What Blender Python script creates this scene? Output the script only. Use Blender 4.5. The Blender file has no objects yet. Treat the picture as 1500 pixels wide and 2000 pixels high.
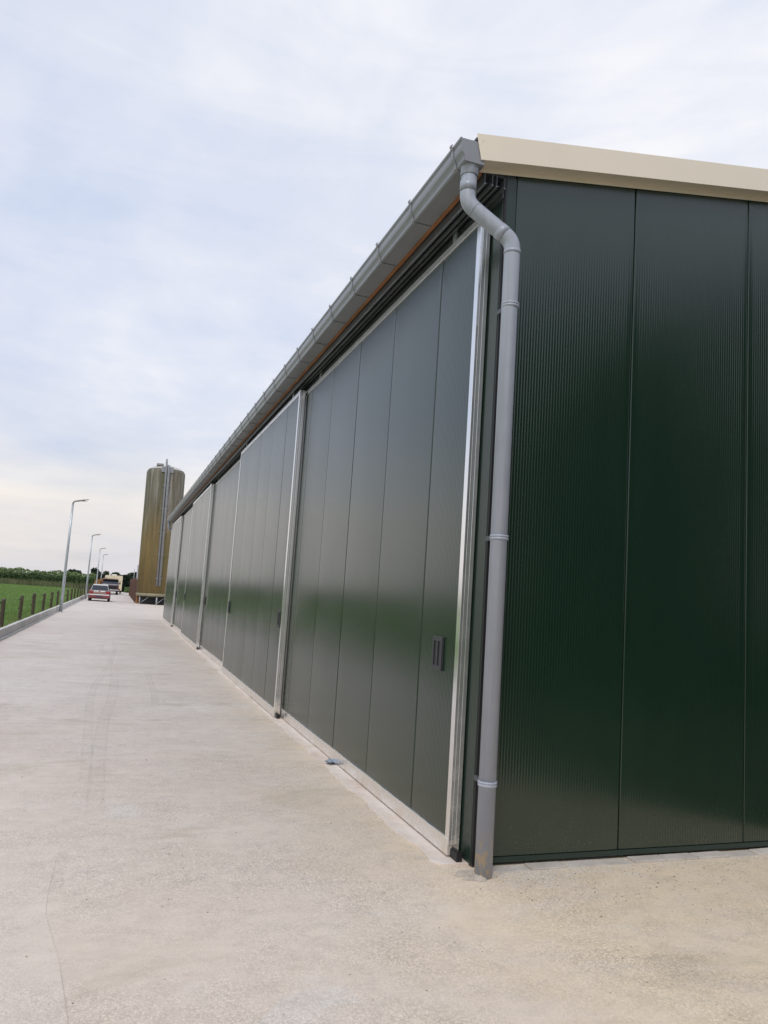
import bpy, bmesh, math, random
import numpy as np
from mathutils import Vector, Matrix
R = math.radians
random.seed(7); rng = np.random.default_rng(7)
sc = bpy.context.scene
col = sc.collection

# ------------------------------------------------------------------ camera
FPX, YAW, PITCH, ROLL = 1443.2, 0.3362, 0.1172, 0.0662
CAM = Vector((-2.050, -4.0085, 1.5008))
def cam_axes():
    fw = Vector((math.sin(YAW)*math.cos(PITCH), math.cos(YAW)*math.cos(PITCH), math.sin(PITCH)))
    r = Vector((math.cos(YAW), -math.sin(YAW), 0)); u = r.cross(fw)
    return r*math.cos(ROLL)+u*math.sin(ROLL), -r*math.sin(ROLL)+u*math.cos(ROLL), fw
cr, cu, cf = cam_axes()
cd = bpy.data.cameras.new('camera'); cam = bpy.data.objects.new('camera', cd); col.objects.link(cam)
cd.sensor_fit = 'HORIZONTAL'; cd.sensor_width = 36.0; cd.lens = 36.0*FPX/1500.0
cd.clip_start = 0.05; cd.clip_end = 6000
cam.matrix_world = Matrix(((cr.x, cu.x, -cf.x, CAM.x), (cr.y, cu.y, -cf.y, CAM.y), (cr.z, cu.z, -cf.z, CAM.z), (0, 0, 0, 1)))
sc.camera = cam

# ------------------------------------------------------------------ sky, sun, exposure
SUN_EL, SUN_AZ = R(52), R(215)            # azimuth clockwise from +Y (north): light comes from the left, a little behind
world = bpy.data.worlds.new('World'); sc.world = world; world.use_nodes = True
wn = world.node_tree; wn.nodes.clear()
def W(t, **k):
    n = wn.nodes.new(t)
    for a, b in k.items(): setattr(n, a, b)
    return n
def wmath(op, a, b=None, clamp=False):
    n = W('ShaderNodeMath', operation=op, use_clamp=clamp)
    for i, v in enumerate((a, b)):
        if v is None: continue
        if isinstance(v, (int, float)): n.inputs[i].default_value = v
        else: wn.links.new(v, n.inputs[i])
    return n.outputs[0]
def wmix(f, a, b):
    n = W('ShaderNodeMix', data_type='RGBA')
    for s, v in ((0, f), (6, a), (7, b)):
        if isinstance(v, (int, float)): n.inputs[s].default_value = v
        elif isinstance(v, tuple): n.inputs[s].default_value = (*v, 1)
        else: wn.links.new(v, n.inputs[s])
    return n.outputs[2]
def wramp(v, stops):
    n = W('ShaderNodeValToRGB'); e = n.color_ramp.elements
    while len(e) < len(stops): e.new(0.5)
    for el, (p, c) in zip(e, stops): el.position = p; el.color = (*c, 1) if isinstance(c, tuple) else (c, c, c, 1)
    wn.links.new(v, n.inputs[0]); return n.outputs[0]
sky = W('ShaderNodeTexSky', sky_type='NISHITA', sun_disc=False, sun_elevation=SUN_EL, sun_rotation=SUN_AZ, air_density=1.0, dust_density=2.0)
tc = W('ShaderNodeTexCoord'); sep = W('ShaderNodeSeparateXYZ'); wn.links.new(tc.outputs['Generated'], sep.inputs[0])
dz = wmath('MAXIMUM', sep.outputs[2], 0.0)
den = wmath('ADD', dz, 0.10)
cx = wmath('DIVIDE', sep.outputs[0], den); cy = wmath('DIVIDE', sep.outputs[1], den)
cmb = W('ShaderNodeCombineXYZ'); wn.links.new(cx, cmb.inputs[0]); wn.links.new(cy, cmb.inputs[1])
def wnoise(scale, detail, rough, off, dist=0.4, sxy=(1, 1)):
    mp = W('ShaderNodeMapping'); mp.inputs['Location'].default_value = off; mp.inputs['Scale'].default_value = (sxy[0], sxy[1], 1)
    mp.inputs['Rotation'].default_value = (0, 0, 0.5)
    wn.links.new(cmb.outputs[0], mp.inputs[0])
    n = W('ShaderNodeTexNoise'); n.inputs['Scale'].default_value = scale; n.inputs['Detail'].default_value = detail
    n.inputs['Roughness'].default_value = rough; n.inputs['Distortion'].default_value = dist
    wn.links.new(mp.outputs[0], n.inputs['Vector']); return n.outputs[0]
n1 = wnoise(0.62, 7, 0.52, (3.1, 1.7, 0), 0.5, (1.0, 0.75))
n2 = wnoise(2.4, 8, 0.58, (9.3, 4.2, 0), 0.5, (1.0, 0.5))
n3 = wnoise(0.5, 3, 0.5, (1.3, 7.7, 0), 0.2)
bm = W('ShaderNodeMapping'); bm.inputs['Scale'].default_value = (1.0, 1.0, 5.5); bm.inputs['Rotation'].default_value = (0.05, -0.06, 0)
wn.links.new(tc.outputs['Generated'], bm.inputs[0])
bn_ = W('ShaderNodeTexNoise'); bn_.inputs['Scale'].default_value = 2.6; bn_.inputs['Detail'].default_value = 8; bn_.inputs['Roughness'].default_value = 0.58; bn_.inputs['Distortion'].default_value = 0.6
wn.links.new(bm.outputs[0], bn_.inputs['Vector']); n4 = bn_.outputs[0]
cl = wmath('ADD', wmath('ADD', wmath('MULTIPLY', n1, 0.60), wmath('MULTIPLY', n2, 0.20)), wmath('MULTIPLY', n4, 0.20))
cloud_col = wramp(cl, [(0.39, (0.575, 0.675, 0.875)), (0.45, (0.68, 0.745, 0.90)), (0.52, (0.775, 0.815, 0.925)), (0.60, (0.945, 0.95, 0.985))])
warm = wramp(n4, [(0.38, (0.66, 0.70, 0.80)), (0.60, (0.98, 0.91, 0.82))])
hfac = wramp(sep.outputs[2], [(0.0, 1.0), (0.09, 0.85), (0.17, 0.42), (0.27, 0.0)])
low = wramp(sep.outputs[2], [(0.0, (0.73, 0.69, 0.70)), (0.045, (0.775, 0.735, 0.74)), (0.085, (0.94, 0.85, 0.77)), (0.125, (0.94, 0.885, 0.82)), (0.165, (0.76, 0.80, 0.90)), (0.21, (0.66, 0.73, 0.88))])
lowc = wmix(0.38, low, warm)
overcast = wmix(hfac, cloud_col, lowc)
nish = W('ShaderNodeVectorMath', operation='SCALE'); nish.inputs['Scale'].default_value = 0.10; wn.links.new(sky.outputs[0], nish.inputs[0])
cover = wramp(wmath('ADD', wmath('MULTIPLY', n1, 0.6), wmath('MULTIPLY', n3, 0.4)), [(0.30, 0.82), (0.45, 0.95), (0.55, 1.0)])
tot = wmix(cover, nish.outputs[0], overcast)
bg = W('ShaderNodeBackground'); bg.inputs['Strength'].default_value = 1.0
wn.links.new(tot, bg.inputs[0]); wo = W('ShaderNodeOutputWorld'); wn.links.new(bg.outputs[0], wo.inputs[0])

sl = bpy.data.lights.new('sun', 'SUN'); sun = bpy.data.objects.new('sun', sl); col.objects.link(sun)
sl.energy = 1.5; sl.angle = R(18); sl.color = (1.0, 0.95, 0.88)
sd = Vector((math.sin(SUN_AZ)*math.cos(SUN_EL), math.cos(SUN_AZ)*math.cos(SUN_EL), math.sin(SUN_EL)))
sun.rotation_euler = sd.to_track_quat('Z', 'Y').to_euler(); sun.location = (-20, -20, 40)
vs = sc.view_settings; vs.view_transform = 'Standard'; vs.look = 'None'; vs.exposure = 0.0; vs.gamma = 1.0; vs.use_curve_mapping = False
sc.cycles.use_denoising = True; sc.cycles.max_bounces = 8; sc.cycles.glossy_bounces = 4; sc.cycles.diffuse_bounces = 4
sc.cycles.sample_clamp_indirect = 6.0

# ------------------------------------------------------------------ material helpers
class NT:
    def __init__(s, name):
        s.m = bpy.data.materials.new(name); s.m.use_nodes = True; s.t = s.m.node_tree
        s.b = s.t.nodes['Principled BSDF']
    def n(s, t, **k):
        x = s.t.nodes.new(t)
        for a, b in k.items(): setattr(x, a, b)
        return x
    def put(s, sock, v):
        if isinstance(v, (int, float)): sock.default_value = v
        elif isinstance(v, tuple): sock.default_value = (*v, 1) if len(v) == 3 and sock.type == 'RGBA' else v
        else: s.t.links.new(v, sock)
    def math(s, op, a, b=None, c=None, clamp=False):
        x = s.n('ShaderNodeMath', operation=op, use_clamp=clamp)
        for i, v in enumerate((a, b, c)):
            if v is not None: s.put(x.inputs[i], v)
        return x.outputs[0]
    def coord(s, kind='Object', scale=(1, 1, 1), loc=(0, 0, 0), rot=(0, 0, 0)):
        t = s.n('ShaderNodeTexCoord'); m = s.n('ShaderNodeMapping')
        m.inputs['Scale'].default_value = scale; m.inputs['Location'].default_value = loc; m.inputs['Rotation'].default_value = rot
        s.t.links.new(t.outputs[kind], m.inputs[0]); return m.outputs[0]
    def geo(s, scale=(1, 1, 1), loc=(0, 0, 0)):
        t = s.n('ShaderNodeNewGeometry'); m = s.n('ShaderNodeMapping')
        m.inputs['Scale'].default_value = scale; m.inputs['Location'].default_value = loc
        s.t.links.new(t.outputs['Position'], m.inputs[0]); return m.outputs[0]
    def noise(s, vec, scale=5, detail=4, rough=0.5, dist=0.0, color=False):
        x = s.n('ShaderNodeTexNoise'); s.t.links.new(vec, x.inputs['Vector'])
        for k, v in (('Scale', scale), ('Detail', detail), ('Roughness', rough), ('Distortion', dist)): x.inputs[k].default_value = v
        return x.outputs[1 if color else 0]
    def vor(s, vec, scale=5, out='Distance', feature='F1'):
        x = s.n('ShaderNodeTexVoronoi', feature=feature); s.t.links.new(vec, x.inputs['Vector']); x.inputs['Scale'].default_value = scale
        return x.outputs[out]
    def ramp(s, v, stops, interp='LINEAR'):
        x = s.n('ShaderNodeValToRGB'); x.color_ramp.interpolation = interp; e = x.color_ramp.elements
        while len(e) < len(stops): e.new(0.5)
        for el, (p, c) in zip(e, stops): el.position = p; el.color = (*c, 1) if isinstance(c, tuple) else (c, c, c, 1)
        s.t.links.new(v, x.inputs[0]); return x.outputs[0]
    def mix(s, f, a, b, blend='MIX'):
        x = s.n('ShaderNodeMix', data_type='RGBA', blend_type=blend)
        s.put(x.inputs[0], f); s.put(x.inputs[6], a); s.put(x.inputs[7], b); return x.outputs[2]
    def sep(s, v):
        x = s.n('ShaderNodeSeparateXYZ'); s.t.links.new(v, x.inputs[0]); return x.outputs
    def bump(s, h, strength=0.3, dist=0.01, normal=None):
        x = s.n('ShaderNodeBump'); x.inputs['Strength'].default_value = strength; x.inputs['Distance'].default_value = dist
        s.t.links.new(h, x.inputs['Height'])
        if normal is not None: s.t.links.new(normal, x.inputs['Normal'])
        return x.outputs[0]
    def set(s, **k):
        for a, v in k.items(): s.put(s.b.inputs[{'color': 'Base Color', 'rough': 'Roughness', 'metal': 'Metallic', 'normal': 'Normal', 'spec': 'Specular IOR Level', 'ior': 'IOR', 'alpha': 'Alpha', 'trans': 'Transmission Weight', 'coat': 'Coat Weight', 'emit': 'Emission Color', 'emits': 'Emission Strength'}[a]], v)
        return s.m

def simple(name, c, rough=0.5, metal=0.0, var=0.12, scale=6.0, spec=0.5, bump=0.0):
    t = NT(name); v = t.geo(); n = t.noise(v, scale, 5, 0.6)
    lo = tuple(x*(1-var) for x in c); hi = tuple(min(1, x*(1+var)) for x in c)
    cc = t.ramp(n, [(0.3, lo), (0.7, hi)])
    k = dict(color=cc, rough=t.ramp(n, [(0.3, max(0, rough-0.06)), (0.7, min(1, rough+0.06))]), metal=metal, spec=spec)
    if bump: k['normal'] = t.bump(t.noise(v, scale*8, 4), bump, 0.004)
    return t.set(**k)

MAT = {}
# painted sheet-steel panels
def panel_mat():
    t = NT('dark_green_coated_steel'); v = t.geo()
    z = t.sep(v)[2]
    n = t.noise(t.geo((1, 1, 0.25)), 3.0, 5, 0.6)
    base = t.ramp(n, [(0.3, (0.0055, 0.0215, 0.0115)), (0.7, (0.0080, 0.0260, 0.0145))])
    # splashed dust and small scuffs with their own shapes, most near the ground
    sp = t.noise(t.geo((1, 1, 0.6), (3, 1, 2)), 120.0, 3, 0.7)
    foot = t.math('MULTIPLY', t.ramp(sp, [(0.60, 0.0), (0.70, 1.0)]), t.ramp(t.math('ADD', z, t.math('MULTIPLY', t.math('SUBTRACT', t.noise(v, 9, 4, 0.6), 0.5), 0.35)), [(0.0, 0.55), (0.14, 0.30), (0.40, 0.05), (1.0, 0.015)]))
    film = t.math('MULTIPLY', t.noise(v, 1.7, 5, 0.65), t.ramp(z, [(0.0, 0.10), (0.20, 0.03), (1.0, 0.008)]))
    c = t.mix(foot, base, (0.20, 0.18, 0.14)); c = t.mix(film, c, (0.26, 0.24, 0.20))
    ro = t.ramp(t.noise(t.geo((1, 1, 0.3)), 2.0, 3, 0.5), [(0.25, 0.17), (0.75, 0.22)])
    bn = t.bump(t.noise(t.geo((1, 1, 0.45)), 1.3, 2, 0.4), 0.05, 0.003)
    return t.set(color=c, rough=ro, spec=0.5, ior=1.70, normal=bn)
MAT['panel'] = panel_mat()
def trim_mat():
    t = NT('dark_green_flat_trim'); v = t.geo()
    n = t.noise(v, 40, 4, 0.7); z = t.sep(v)[2]
    foot = t.math('MULTIPLY', t.ramp(t.noise(v, 90, 3), [(0.68, 0.0), (0.76, 1.0)]), t.ramp(z, [(0.0, 0.5), (0.5, 0.08), (1.0, 0.02)]))
    return t.set(color=t.mix(foot, (0.020, 0.036, 0.028), (0.2, 0.18, 0.14)), rough=0.25, spec=0.5, ior=1.5)
MAT['trim'] = trim_mat()
def alu_mat():
    t = NT('brushed_aluminium'); v = t.geo((60, 60, 0.6)); n = t.noise(v, 1.5, 5, 0.6); m = t.noise(t.geo(), 7, 5, 0.65)
    z = t.sep(t.geo())[2]
    dirt = t.math('MULTIPLY', t.ramp(m, [(0.40, 0.0), (0.62, 1.0)]), t.ramp(z, [(0.0, 0.85), (0.22, 0.28), (1.0, 0.06)]))
    c = t.mix(n, (0.82, 0.82, 0.82), (0.92, 0.92, 0.92)); c = t.mix(dirt, c, (0.60, 0.50, 0.37))
    me = t.math('SUBTRACT', 0.90, t.math('MULTIPLY', dirt, 0.80))
    return t.set(color=c, metal=me, rough=t.math('ADD', t.math('MULTIPLY', n, 0.12), t.math('ADD', 0.10, t.math('MULTIPLY', dirt, 0.4))), normal=t.bump(n, 0.03, 0.002))
MAT['alu'] = alu_mat()
def pvc_mat():
    t = NT('grey_pvc'); v = t.geo(); n = t.noise(v, 6, 5, 0.6); s = t.sep(v)
    low = t.ramp(s[2], [(0.12, 1.0), (0.26, 0.0)])
    chip = t.math('MULTIPLY', t.ramp(t.noise(t.geo((1, 1, 0.55), (0.3, 0, 0.2)), 22, 8, 0.68, 0.5), [(0.52, 0.0), (0.545, 1.0)]), low)
    streak = t.ramp(t.noise(t.geo((9, 9, 0.35)), 3, 4, 0.6), [(0.35, 0.88), (0.65, 1.04)])
    c = t.ramp(n, [(0.3, (0.345, 0.372, 0.435)), (0.7, (0.38, 0.408, 0.475))]); c = t.mix(1.0, c, streak, 'MULTIPLY')
    c = t.mix(chip, c, (0.52, 0.43, 0.31))
    return t.set(color=c, rough=t.math('ADD', t.math('MULTIPLY', chip, 0.35), t.math('ADD', t.math('MULTIPLY', n, 0.12), 0.28)), normal=t.bump(chip, 0.25, 0.002))
MAT['pvc'] = pvc_mat()
MAT['pvc_gutter'] = simple('grey_pvc_gutter', (0.262, 0.270, 0.298), 0.36, var=0.08, scale=4)
MAT['black'] = simple('black_rubber', (0.010, 0.010, 0.012), 0.55)
MAT['handle'] = simple('black_plastic', (0.030, 0.030, 0.036), 0.42, var=0.1, scale=30)
MAT['beige'] = simple('beige_coated_steel', (0.86, 0.765, 0.635), 0.42, var=0.035, scale=1.3)
def timber(name, a, b, sc_=(6, 6, 40), rough=0.7):
    t = NT(name); n = t.noise(t.geo(sc_), 1.3, 6, 0.65, 0.6); m = t.noise(t.geo(), 4, 4, 0.6)
    c = t.mix(t.ramp(n, [(0.3, 0.0), (0.7, 1.0)]), a, b); c = t.mix(1.0, c, t.ramp(m, [(0.3, 0.8), (0.7, 1.12)]), 'MULTIPLY')
    return t.set(color=c, rough=rough, normal=t.bump(n, 0.35, 0.006))
MAT['fascia_wood'] = timber('orange_fascia_timber', (0.42, 0.175, 0.075), (0.28, 0.115, 0.05), (30, 2, 30))
MAT['track'] = simple('dark_steel_track', (0.085, 0.095, 0.108), 0.42, 0.3, scale=9)
MAT['track_light'] = simple('galvanised_track_edge', (0.34, 0.36, 0.37), 0.4, 0.7, scale=9)
MAT['soffit'] = simple('dark_soffit', (0.05, 0.058, 0.060), 0.6)
MAT['roof'] = simple('dark_grey_roof_sheet', (0.055, 0.06, 0.065), 0.45)
MAT['galv'] = simple('galvanised_steel', (0.48, 0.51, 0.54), 0.42, 0.65, var=0.10, scale=12)
MAT['lamp_head'] = simple('grey_lamp_head', (0.30, 0.295, 0.29), 0.4)
MAT['glass'] = simple('dark_vehicle_glass', (0.02, 0.026, 0.035), 0.08, spec=0.8, var=0.05)
MAT['tyre'] = simple('tyre_rubber', (0.016, 0.016, 0.017), 0.8)
MAT['rim'] = simple('wheel_rim', (0.5, 0.5, 0.52), 0.35, 0.6)
MAT['red_paint'] = simple('red_car_paint', (0.20, 0.045, 0.052), 0.32, spec=0.6, var=0.05)
MAT['white_paint'] = simple('white_car_paint', (0.78, 0.77, 0.76), 0.3, var=0.03)
MAT['red_lens'] = simple('red_lamp_lens', (0.32, 0.02, 0.02), 0.2)
MAT['plate'] = simple('dark_number_plate', (0.04, 0.045, 0.07), 0.4)
MAT['dark_paint'] = simple('dark_maroon_paint', (0.055, 0.022, 0.028), 0.35)
MAT['silver_paint'] = simple('silver_bonnet_paint', (0.42, 0.40, 0.41), 0.35, 0.2)
MAT['tan'] = simple('tan_roof_paint', (0.34, 0.235, 0.185), 0.55)
MAT['orange_wood'] = timber('orange_brown_board', (0.42, 0.20, 0.075), (0.30, 0.13, 0.05), (3, 3, 30))
MAT['cream'] = simple('cream_trailer_skin', (0.74, 0.66, 0.47), 0.45, var=0.05, scale=2)
MAT['rust_board'] = timber('red_brown_board', (0.165, 0.085, 0.062), (0.085, 0.050, 0.042), (8, 8, 1.0))
MAT['bright_board'] = timber('orange_board', (0.46, 0.17, 0.075), (0.36, 0.13, 0.06), (8, 8, 1.0))
MAT['post'] = timber('weathered_post', (0.115, 0.088, 0.060), (0.045, 0.036, 0.026), (26, 26, 1.6), 0.85)
MAT['lichen_top'] = simple('grey_post_top', (0.10, 0.095, 0.08), 0.9, scale=40, var=0.3)
MAT['wire'] = simple('fence_wire', (0.25, 0.25, 0.25), 0.5, 0.6)
MAT['dark_board'] = timber('black_barn_board', (0.020, 0.021, 0.021), (0.011, 0.012, 0.012), (9, 9, 0.8), 0.75)
MAT['pole_grey'] = simple('grey_pole_paint', (0.34, 0.35, 0.38), 0.5)
MAT['blue_plastic'] = simple('blue_grey_plastic', (0.24, 0.29, 0.36), 0.4, var=0.35, scale=40)
def silo_mat():
    t = NT('stained_silo_shell'); v = t.coord('Object'); z = t.sep(v)[2]
    s1 = t.noise(t.coord('Object', (2.6, 2.6, 0.16)), 1.6, 6, 0.62, 0.3); s2 = t.noise(t.coord('Object', (7, 7, 0.5), (4, 2, 0)), 1.2, 8, 0.72, 0.5)
    brown = t.ramp(s1, [(0.30, (0.118, 0.092, 0.036)), (0.5, (0.185, 0.128, 0.048)), (0.7, (0.235, 0.162, 0.064))])
    grey = t.ramp(s1, [(0.30, (0.085, 0.085, 0.045)), (0.48, (0.150, 0.132, 0.095)), (0.66, (0.29, 0.265, 0.235))])
    up = t.ramp(t.math('ADD', t.math('MULTIPLY', z, 0.1), t.math('MULTIPLY', t.math('SUBTRACT', s1, 0.5), 0.5)), [(0.50, 0.0), (0.76, 1.0)])
    c = t.mix(up, brown, grey); c = t.mix(1.0, c, t.ramp(s2, [(0.30, 0.80), (0.5, 1.0), (0.70, 1.10)]), 'MULTIPLY')
    alg = t.math('MULTIPLY', t.ramp(t.noise(t.coord('Object', (1.6, 1.6, 0.2), (7, 3, 1)), 1.4, 4, 0.6), [(0.50, 0.0), (0.66, 1.0)]), 0.55)
    c = t.mix(alg, c, (0.085, 0.095, 0.032))
    return t.set(color=c, rough=0.6, normal=t.bump(s2, 0.12, 0.01))
MAT['silo'] = silo_mat()
MAT['silo_dome'] = simple('pale_silo_dome', (0.52, 0.50, 0.47), 0.6, var=0.25, scale=1.5)
MAT['silo_ring'] = simple('olive_ring', (0.25, 0.23, 0.15), 0.7, var=0.2, scale=3)
MAT['chute'] = simple('grey_fill_pipe', (0.30, 0.31, 0.33), 0.5, 0.2, var=0.15, scale=3)
MAT['dark_void'] = simple('dark_steel_and_shade', (0.022, 0.023, 0.026), 0.7)  # near-black; also paints the shade beneath the silo

# ---- concrete yard: curves of stains are functions of y (metres along the drive)
def fcurve(t, y, pts):
    """x as a smooth function of y through pts [(y, x)...]"""
    ys = [p[0] for p in pts]; xs = [p[1] for p in pts]
    y0, y1, x0, x1 = min(ys), max(ys), min(xs)-0.02, max(xs)+0.02
    n = t.n('ShaderNodeFloatCurve'); c = n.mapping.curves[0]
    q = sorted(((a-y0)/(y1-y0), (b-x0)/(x1-x0)) for a, b in pts)
    c.points[0].location = q[0]; c.points[1].location = q[-1]
    for p in q[1:-1]: c.points.new(*p)
    n.mapping.update()
    t.put(n.inputs[1], t.math('DIVIDE', t.math('SUBTRACT', y, y0), y1-y0))
    x = t.math('ADD', t.math('MULTIPLY', n.outputs[0], x1-x0), x0)
    inside = t.math('MULTIPLY', t.ramp(t.math('DIVIDE', t.math('SUBTRACT', y, y0), y1-y0), [(0.0, 0.0), (0.06, 1.0), (0.90, 1.0), (1.0, 0.0)]), 1.0)
    return x, inside
def concrete_mat():
    t = NT('brushed_pale_concrete'); v = t.geo(); X, Y, Z = t.sep(v)
    big = t.noise(v, 0.35, 5, 0.6, 0.4); mid = t.noise(t.geo((1, 1, 1), (5, 2, 0)), 1.6, 6, 0.62, 0.3)
    brush = t.noise(t.geo((0.7, 7.0, 1)), 1.6, 6, 0.65, 0.25)
    fine = t.noise(v, 55, 4, 0.65); grit = t.noise(t.geo((1, 1, 1), (2, 9, 0)), 210, 3, 0.6)
    c = t.ramp(big, [(0.30, (0.615, 0.545, 0.49)), (0.5, (0.675, 0.61, 0.56)), (0.70, (0.715, 0.66, 0.615))])
    c = t.mix(t.ramp(mid, [(0.36, 0.30), (0.62, 0.0)]), c, (0.58, 0.49, 0.435))
    c = t.mix(1.0, c, t.ramp(brush, [(0.27, 0.92), (0.5, 1.0), (0.73, 1.05)]), 'MULTIPLY')
    near = t.ramp(t.math('ADD', t.math('MULTIPLY', Y, 0.12), t.math('MULTIPLY', mid, 0.35)), [(0.10, 1.0), (0.85, 0.0)])
    c = t.mix(t.math('MULTIPLY', near, 0.75), c, (0.69, 0.585, 0.48))
    # sand swept against the building, and over the corner in the foreground
    dist_wall = t.math('MULTIPLY', X, -1.0)
    sand_w = t.ramp(t.math('ADD', dist_wall, t.math('MULTIPLY', t.math('SUBTRACT', mid, 0.5), 0.9)), [(0.0, 1.0), (0.45, 0.45), (1.3, 0.0)])
    sand_c = t.math('MULTIPLY', t.ramp(t.math('ADD', X, t.math('MULTIPLY', mid, 1.5)), [(0.0, 0.0), (0.5, 0.35), (1.0, 1.0)]), t.ramp(Y, [(0.0, 1.0), (0.25, 0.0)]))
    sand_y = t.ramp(t.math('DIVIDE', Y, 24.0), [(0.0, 1.0), (0.35, 0.75), (1.0, 0.35)])
    sand = t.math('MAXIMUM', t.math('MULTIPLY', sand_w, sand_y), t.math('MULTIPLY', sand_c, 0.75))
    sandm = t.math('MULTIPLY', sand, t.ramp(t.noise(t.geo((0.9, 1.6, 1), (8, 1, 0)), 2.6, 7, 0.68, 0.5), [(0.30, 0.25), (0.60, 0.95)]))
    sandc = t.ramp(fine, [(0.3, (0.66, 0.53, 0.36)), (0.7, (0.79, 0.665, 0.475))])
    c = t.mix(t.math('MULTIPLY', sandm, 0.78), c, sandc)
    # darker damp-looking patches and rusty specks
    patch = t.ramp(t.noise(t.geo((1, 1.9, 1), (1, 6, 0)), 0.9, 5, 0.6, 0.6), [(0.58, 0.0), (0.70, 1.0)])
    c = t.mix(t.math('MULTIPLY', patch, 0.42), c, (0.42, 0.35, 0.255))
    pale = t.ramp(t.noise(t.geo((1, 1.5, 1), (11, 3, 0)), 1.3, 6, 0.66, 0.5), [(0.60, 0.0), (0.74, 1.0)])
    c = t.mix(t.math('MULTIPLY', pale, 0.5), c, (0.68, 0.655, 0.63))
    # exposed aggregate: pale grains with dark gaps, patchy
    gv = t.geo((1, 1, 1), (0.3, 0.7, 0)); wob = t.n('ShaderNodeVectorMath', operation='MULTIPLY_ADD')
    t.t.links.new(t.noise(gv, 70, 3, 0.6, 0, True), wob.inputs[0]); wob.inputs[1].default_value = (0.012, 0.012, 0.0); t.t.links.new(gv, wob.inputs[2]); gv2 = wob.outputs[0]
    va = t.vor(gv2, 120, 'Distance'); vc = t.vor(gv2, 120, 'Color'); vb = t.vor(gv2, 52, 'Distance')
    rough_area = t.ramp(t.noise(t.geo((1, 1.2, 1), (4, 4, 0)), 1.1, 7, 0.74, 0.4), [(0.36, 0.08), (0.64, 1.0)])
    grains = t.ramp(va, [(0.12, 1.22), (0.42, 1.0), (0.72, 0.60)])
    grain_tone = t.ramp(t.sep(vc)[0], [(0.0, 0.78), (0.5, 1.0), (1.0, 1.18)])
    g = t.mix(1.0, grains, grain_tone, 'MULTIPLY')
    g = t.mix(1.0, g, t.ramp(vb, [(0.10, 1.10), (0.40, 1.0), (0.75, 0.88)]), 'MULTIPLY')
    g = t.mix(t.math('MULTIPLY', rough_area, 0.62), (1.0, 1.0, 1.0), g)
    c = t.mix(1.0, c, g, 'MULTIPLY')
    c = t.mix(1.0, c, t.ramp(grit, [(0.28, 0.86), (0.5, 1.0), (0.75, 1.08)]), 'MULTIPLY')
    blot = t.noise(t.geo((1, 1.4, 1), (13, 2, 0)), 7.0, 6, 0.7, 0.3)
    c = t.mix(1.0, c, t.ramp(blot, [(0.30, 0.90), (0.5, 1.0), (0.70, 1.06)]), 'MULTIPLY')
    speck = t.ramp(t.vor(t.geo((1, 1, 1), (7, 7, 0)), 7.5, 'Distance'), [(0.028, 1.0), (0.045, 0.0)])
    c = t.mix(t.math('MULTIPLY', speck, 0.7), c, (0.12, 0.085, 0.06))
    # tyre tracks
    def band(pts, w, strength, tread=True):
        nonlocal c
        x, ins = fcurve(t, Y, pts)
        d = t.math('SUBTRACT', X, x); ad = t.math('ABSOLUTE', d)
        core = t.ramp(t.math('DIVIDE', ad, w), [(0.0, 0.45), (0.5, 0.35), (0.78, 1.0), (1.0, 0.0)])
        pat = t.math('SINE', t.math('ADD', t.math('MULTIPLY', Y, 118.0), t.math('MULTIPLY', ad, 150.0)))
        pat = t.ramp(pat, [(0.30, 0.35), (0.7, 1.0)])
        br = t.ramp(t.noise(t.geo((1, 0.6, 1), (3, 5, 0)), 3.2, 5, 0.65), [(0.36, 0.12), (0.60, 1.0)])
        m = t.math('MULTIPLY', t.math('MULTIPLY', core, ins), t.math('MULTIPLY', br, strength))
        if tread: m = t.math('MULTIPLY', m, pat)
        c = t.mix(m, c, (0.30, 0.255, 0.225))
    band([(1.1, -2.045), (1.94, -2.054), (3.15, -2.063), (4.56, -2.054), (6.32, -1.982), (8.6, -1.958), (10.5, -2.041)], 0.070, 0.45)
    band([(2.3, -2.134), (4.16, -2.188), (6.67, -2.235), (8.57, -2.17), (10.5, -2.041)], 0.05, 0.30, False)
    band([(10.4, -2.041), (11.3, -2.06), (13.8, -2.255), (16.5, -2.19)], 0.045, 0.32, False)
    band([(10.4, -2.041), (11.3, -2.035), (14.3, -1.986), (16.6, -2.15)], 0.045, 0.32, False)
    band([(5.7, -1.485), (7.07, -1.435), (9.6, -1.449)], 0.05, 0.34, False)
    # hairline crack
    x, ins = fcurve(t, Y, [(-1.6, -2.02), (-1.117, -2.066), (-0.738, -2.113), (-0.464, -2.162), (-0.124, -2.21), (0.35, -2.215), (0.75, -2.20)])
    dcr = t.math('ABSOLUTE', t.math('ADD', t.math('SUBTRACT', X, x), t.math('MULTIPLY', t.math('SUBTRACT', mid, 0.5), 0.03)))
    side = t.math('MULTIPLY', t.ramp(t.math('SUBTRACT', x, X), [(0.0, 0.0), (0.006, 1.0)]), ins)
    c = t.mix(t.math('MULTIPLY', side, 0.20), c, t.mix(fine, (0.66, 0.585, 0.53), (0.80, 0.73, 0.68)))
    crk = t.math('MULTIPLY', t.math('MULTIPLY', t.ramp(dcr, [(0.0006, 1.0), (0.0024, 0.0)]), ins), t.ramp(t.noise(v, 5, 3), [(0.35, 0.25), (0.6, 1.0)]))
    c = t.mix(t.math('MULTIPLY', crk, 0.42), c, (0.22, 0.19, 0.165))
    h = t.math('ADD', t.math('MULTIPLY', t.math('SUBTRACT', 0.6, va), t.math('MULTIPLY', rough_area, 0.55)), t.math('ADD', t.math('MULTIPLY', fine, 0.5), t.math('MULTIPLY', grit, 0.35)))
    nb = t.bump(h, 0.42, 0.005)
    nb2 = t.bump(brush, 0.12, 0.010, nb)
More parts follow.
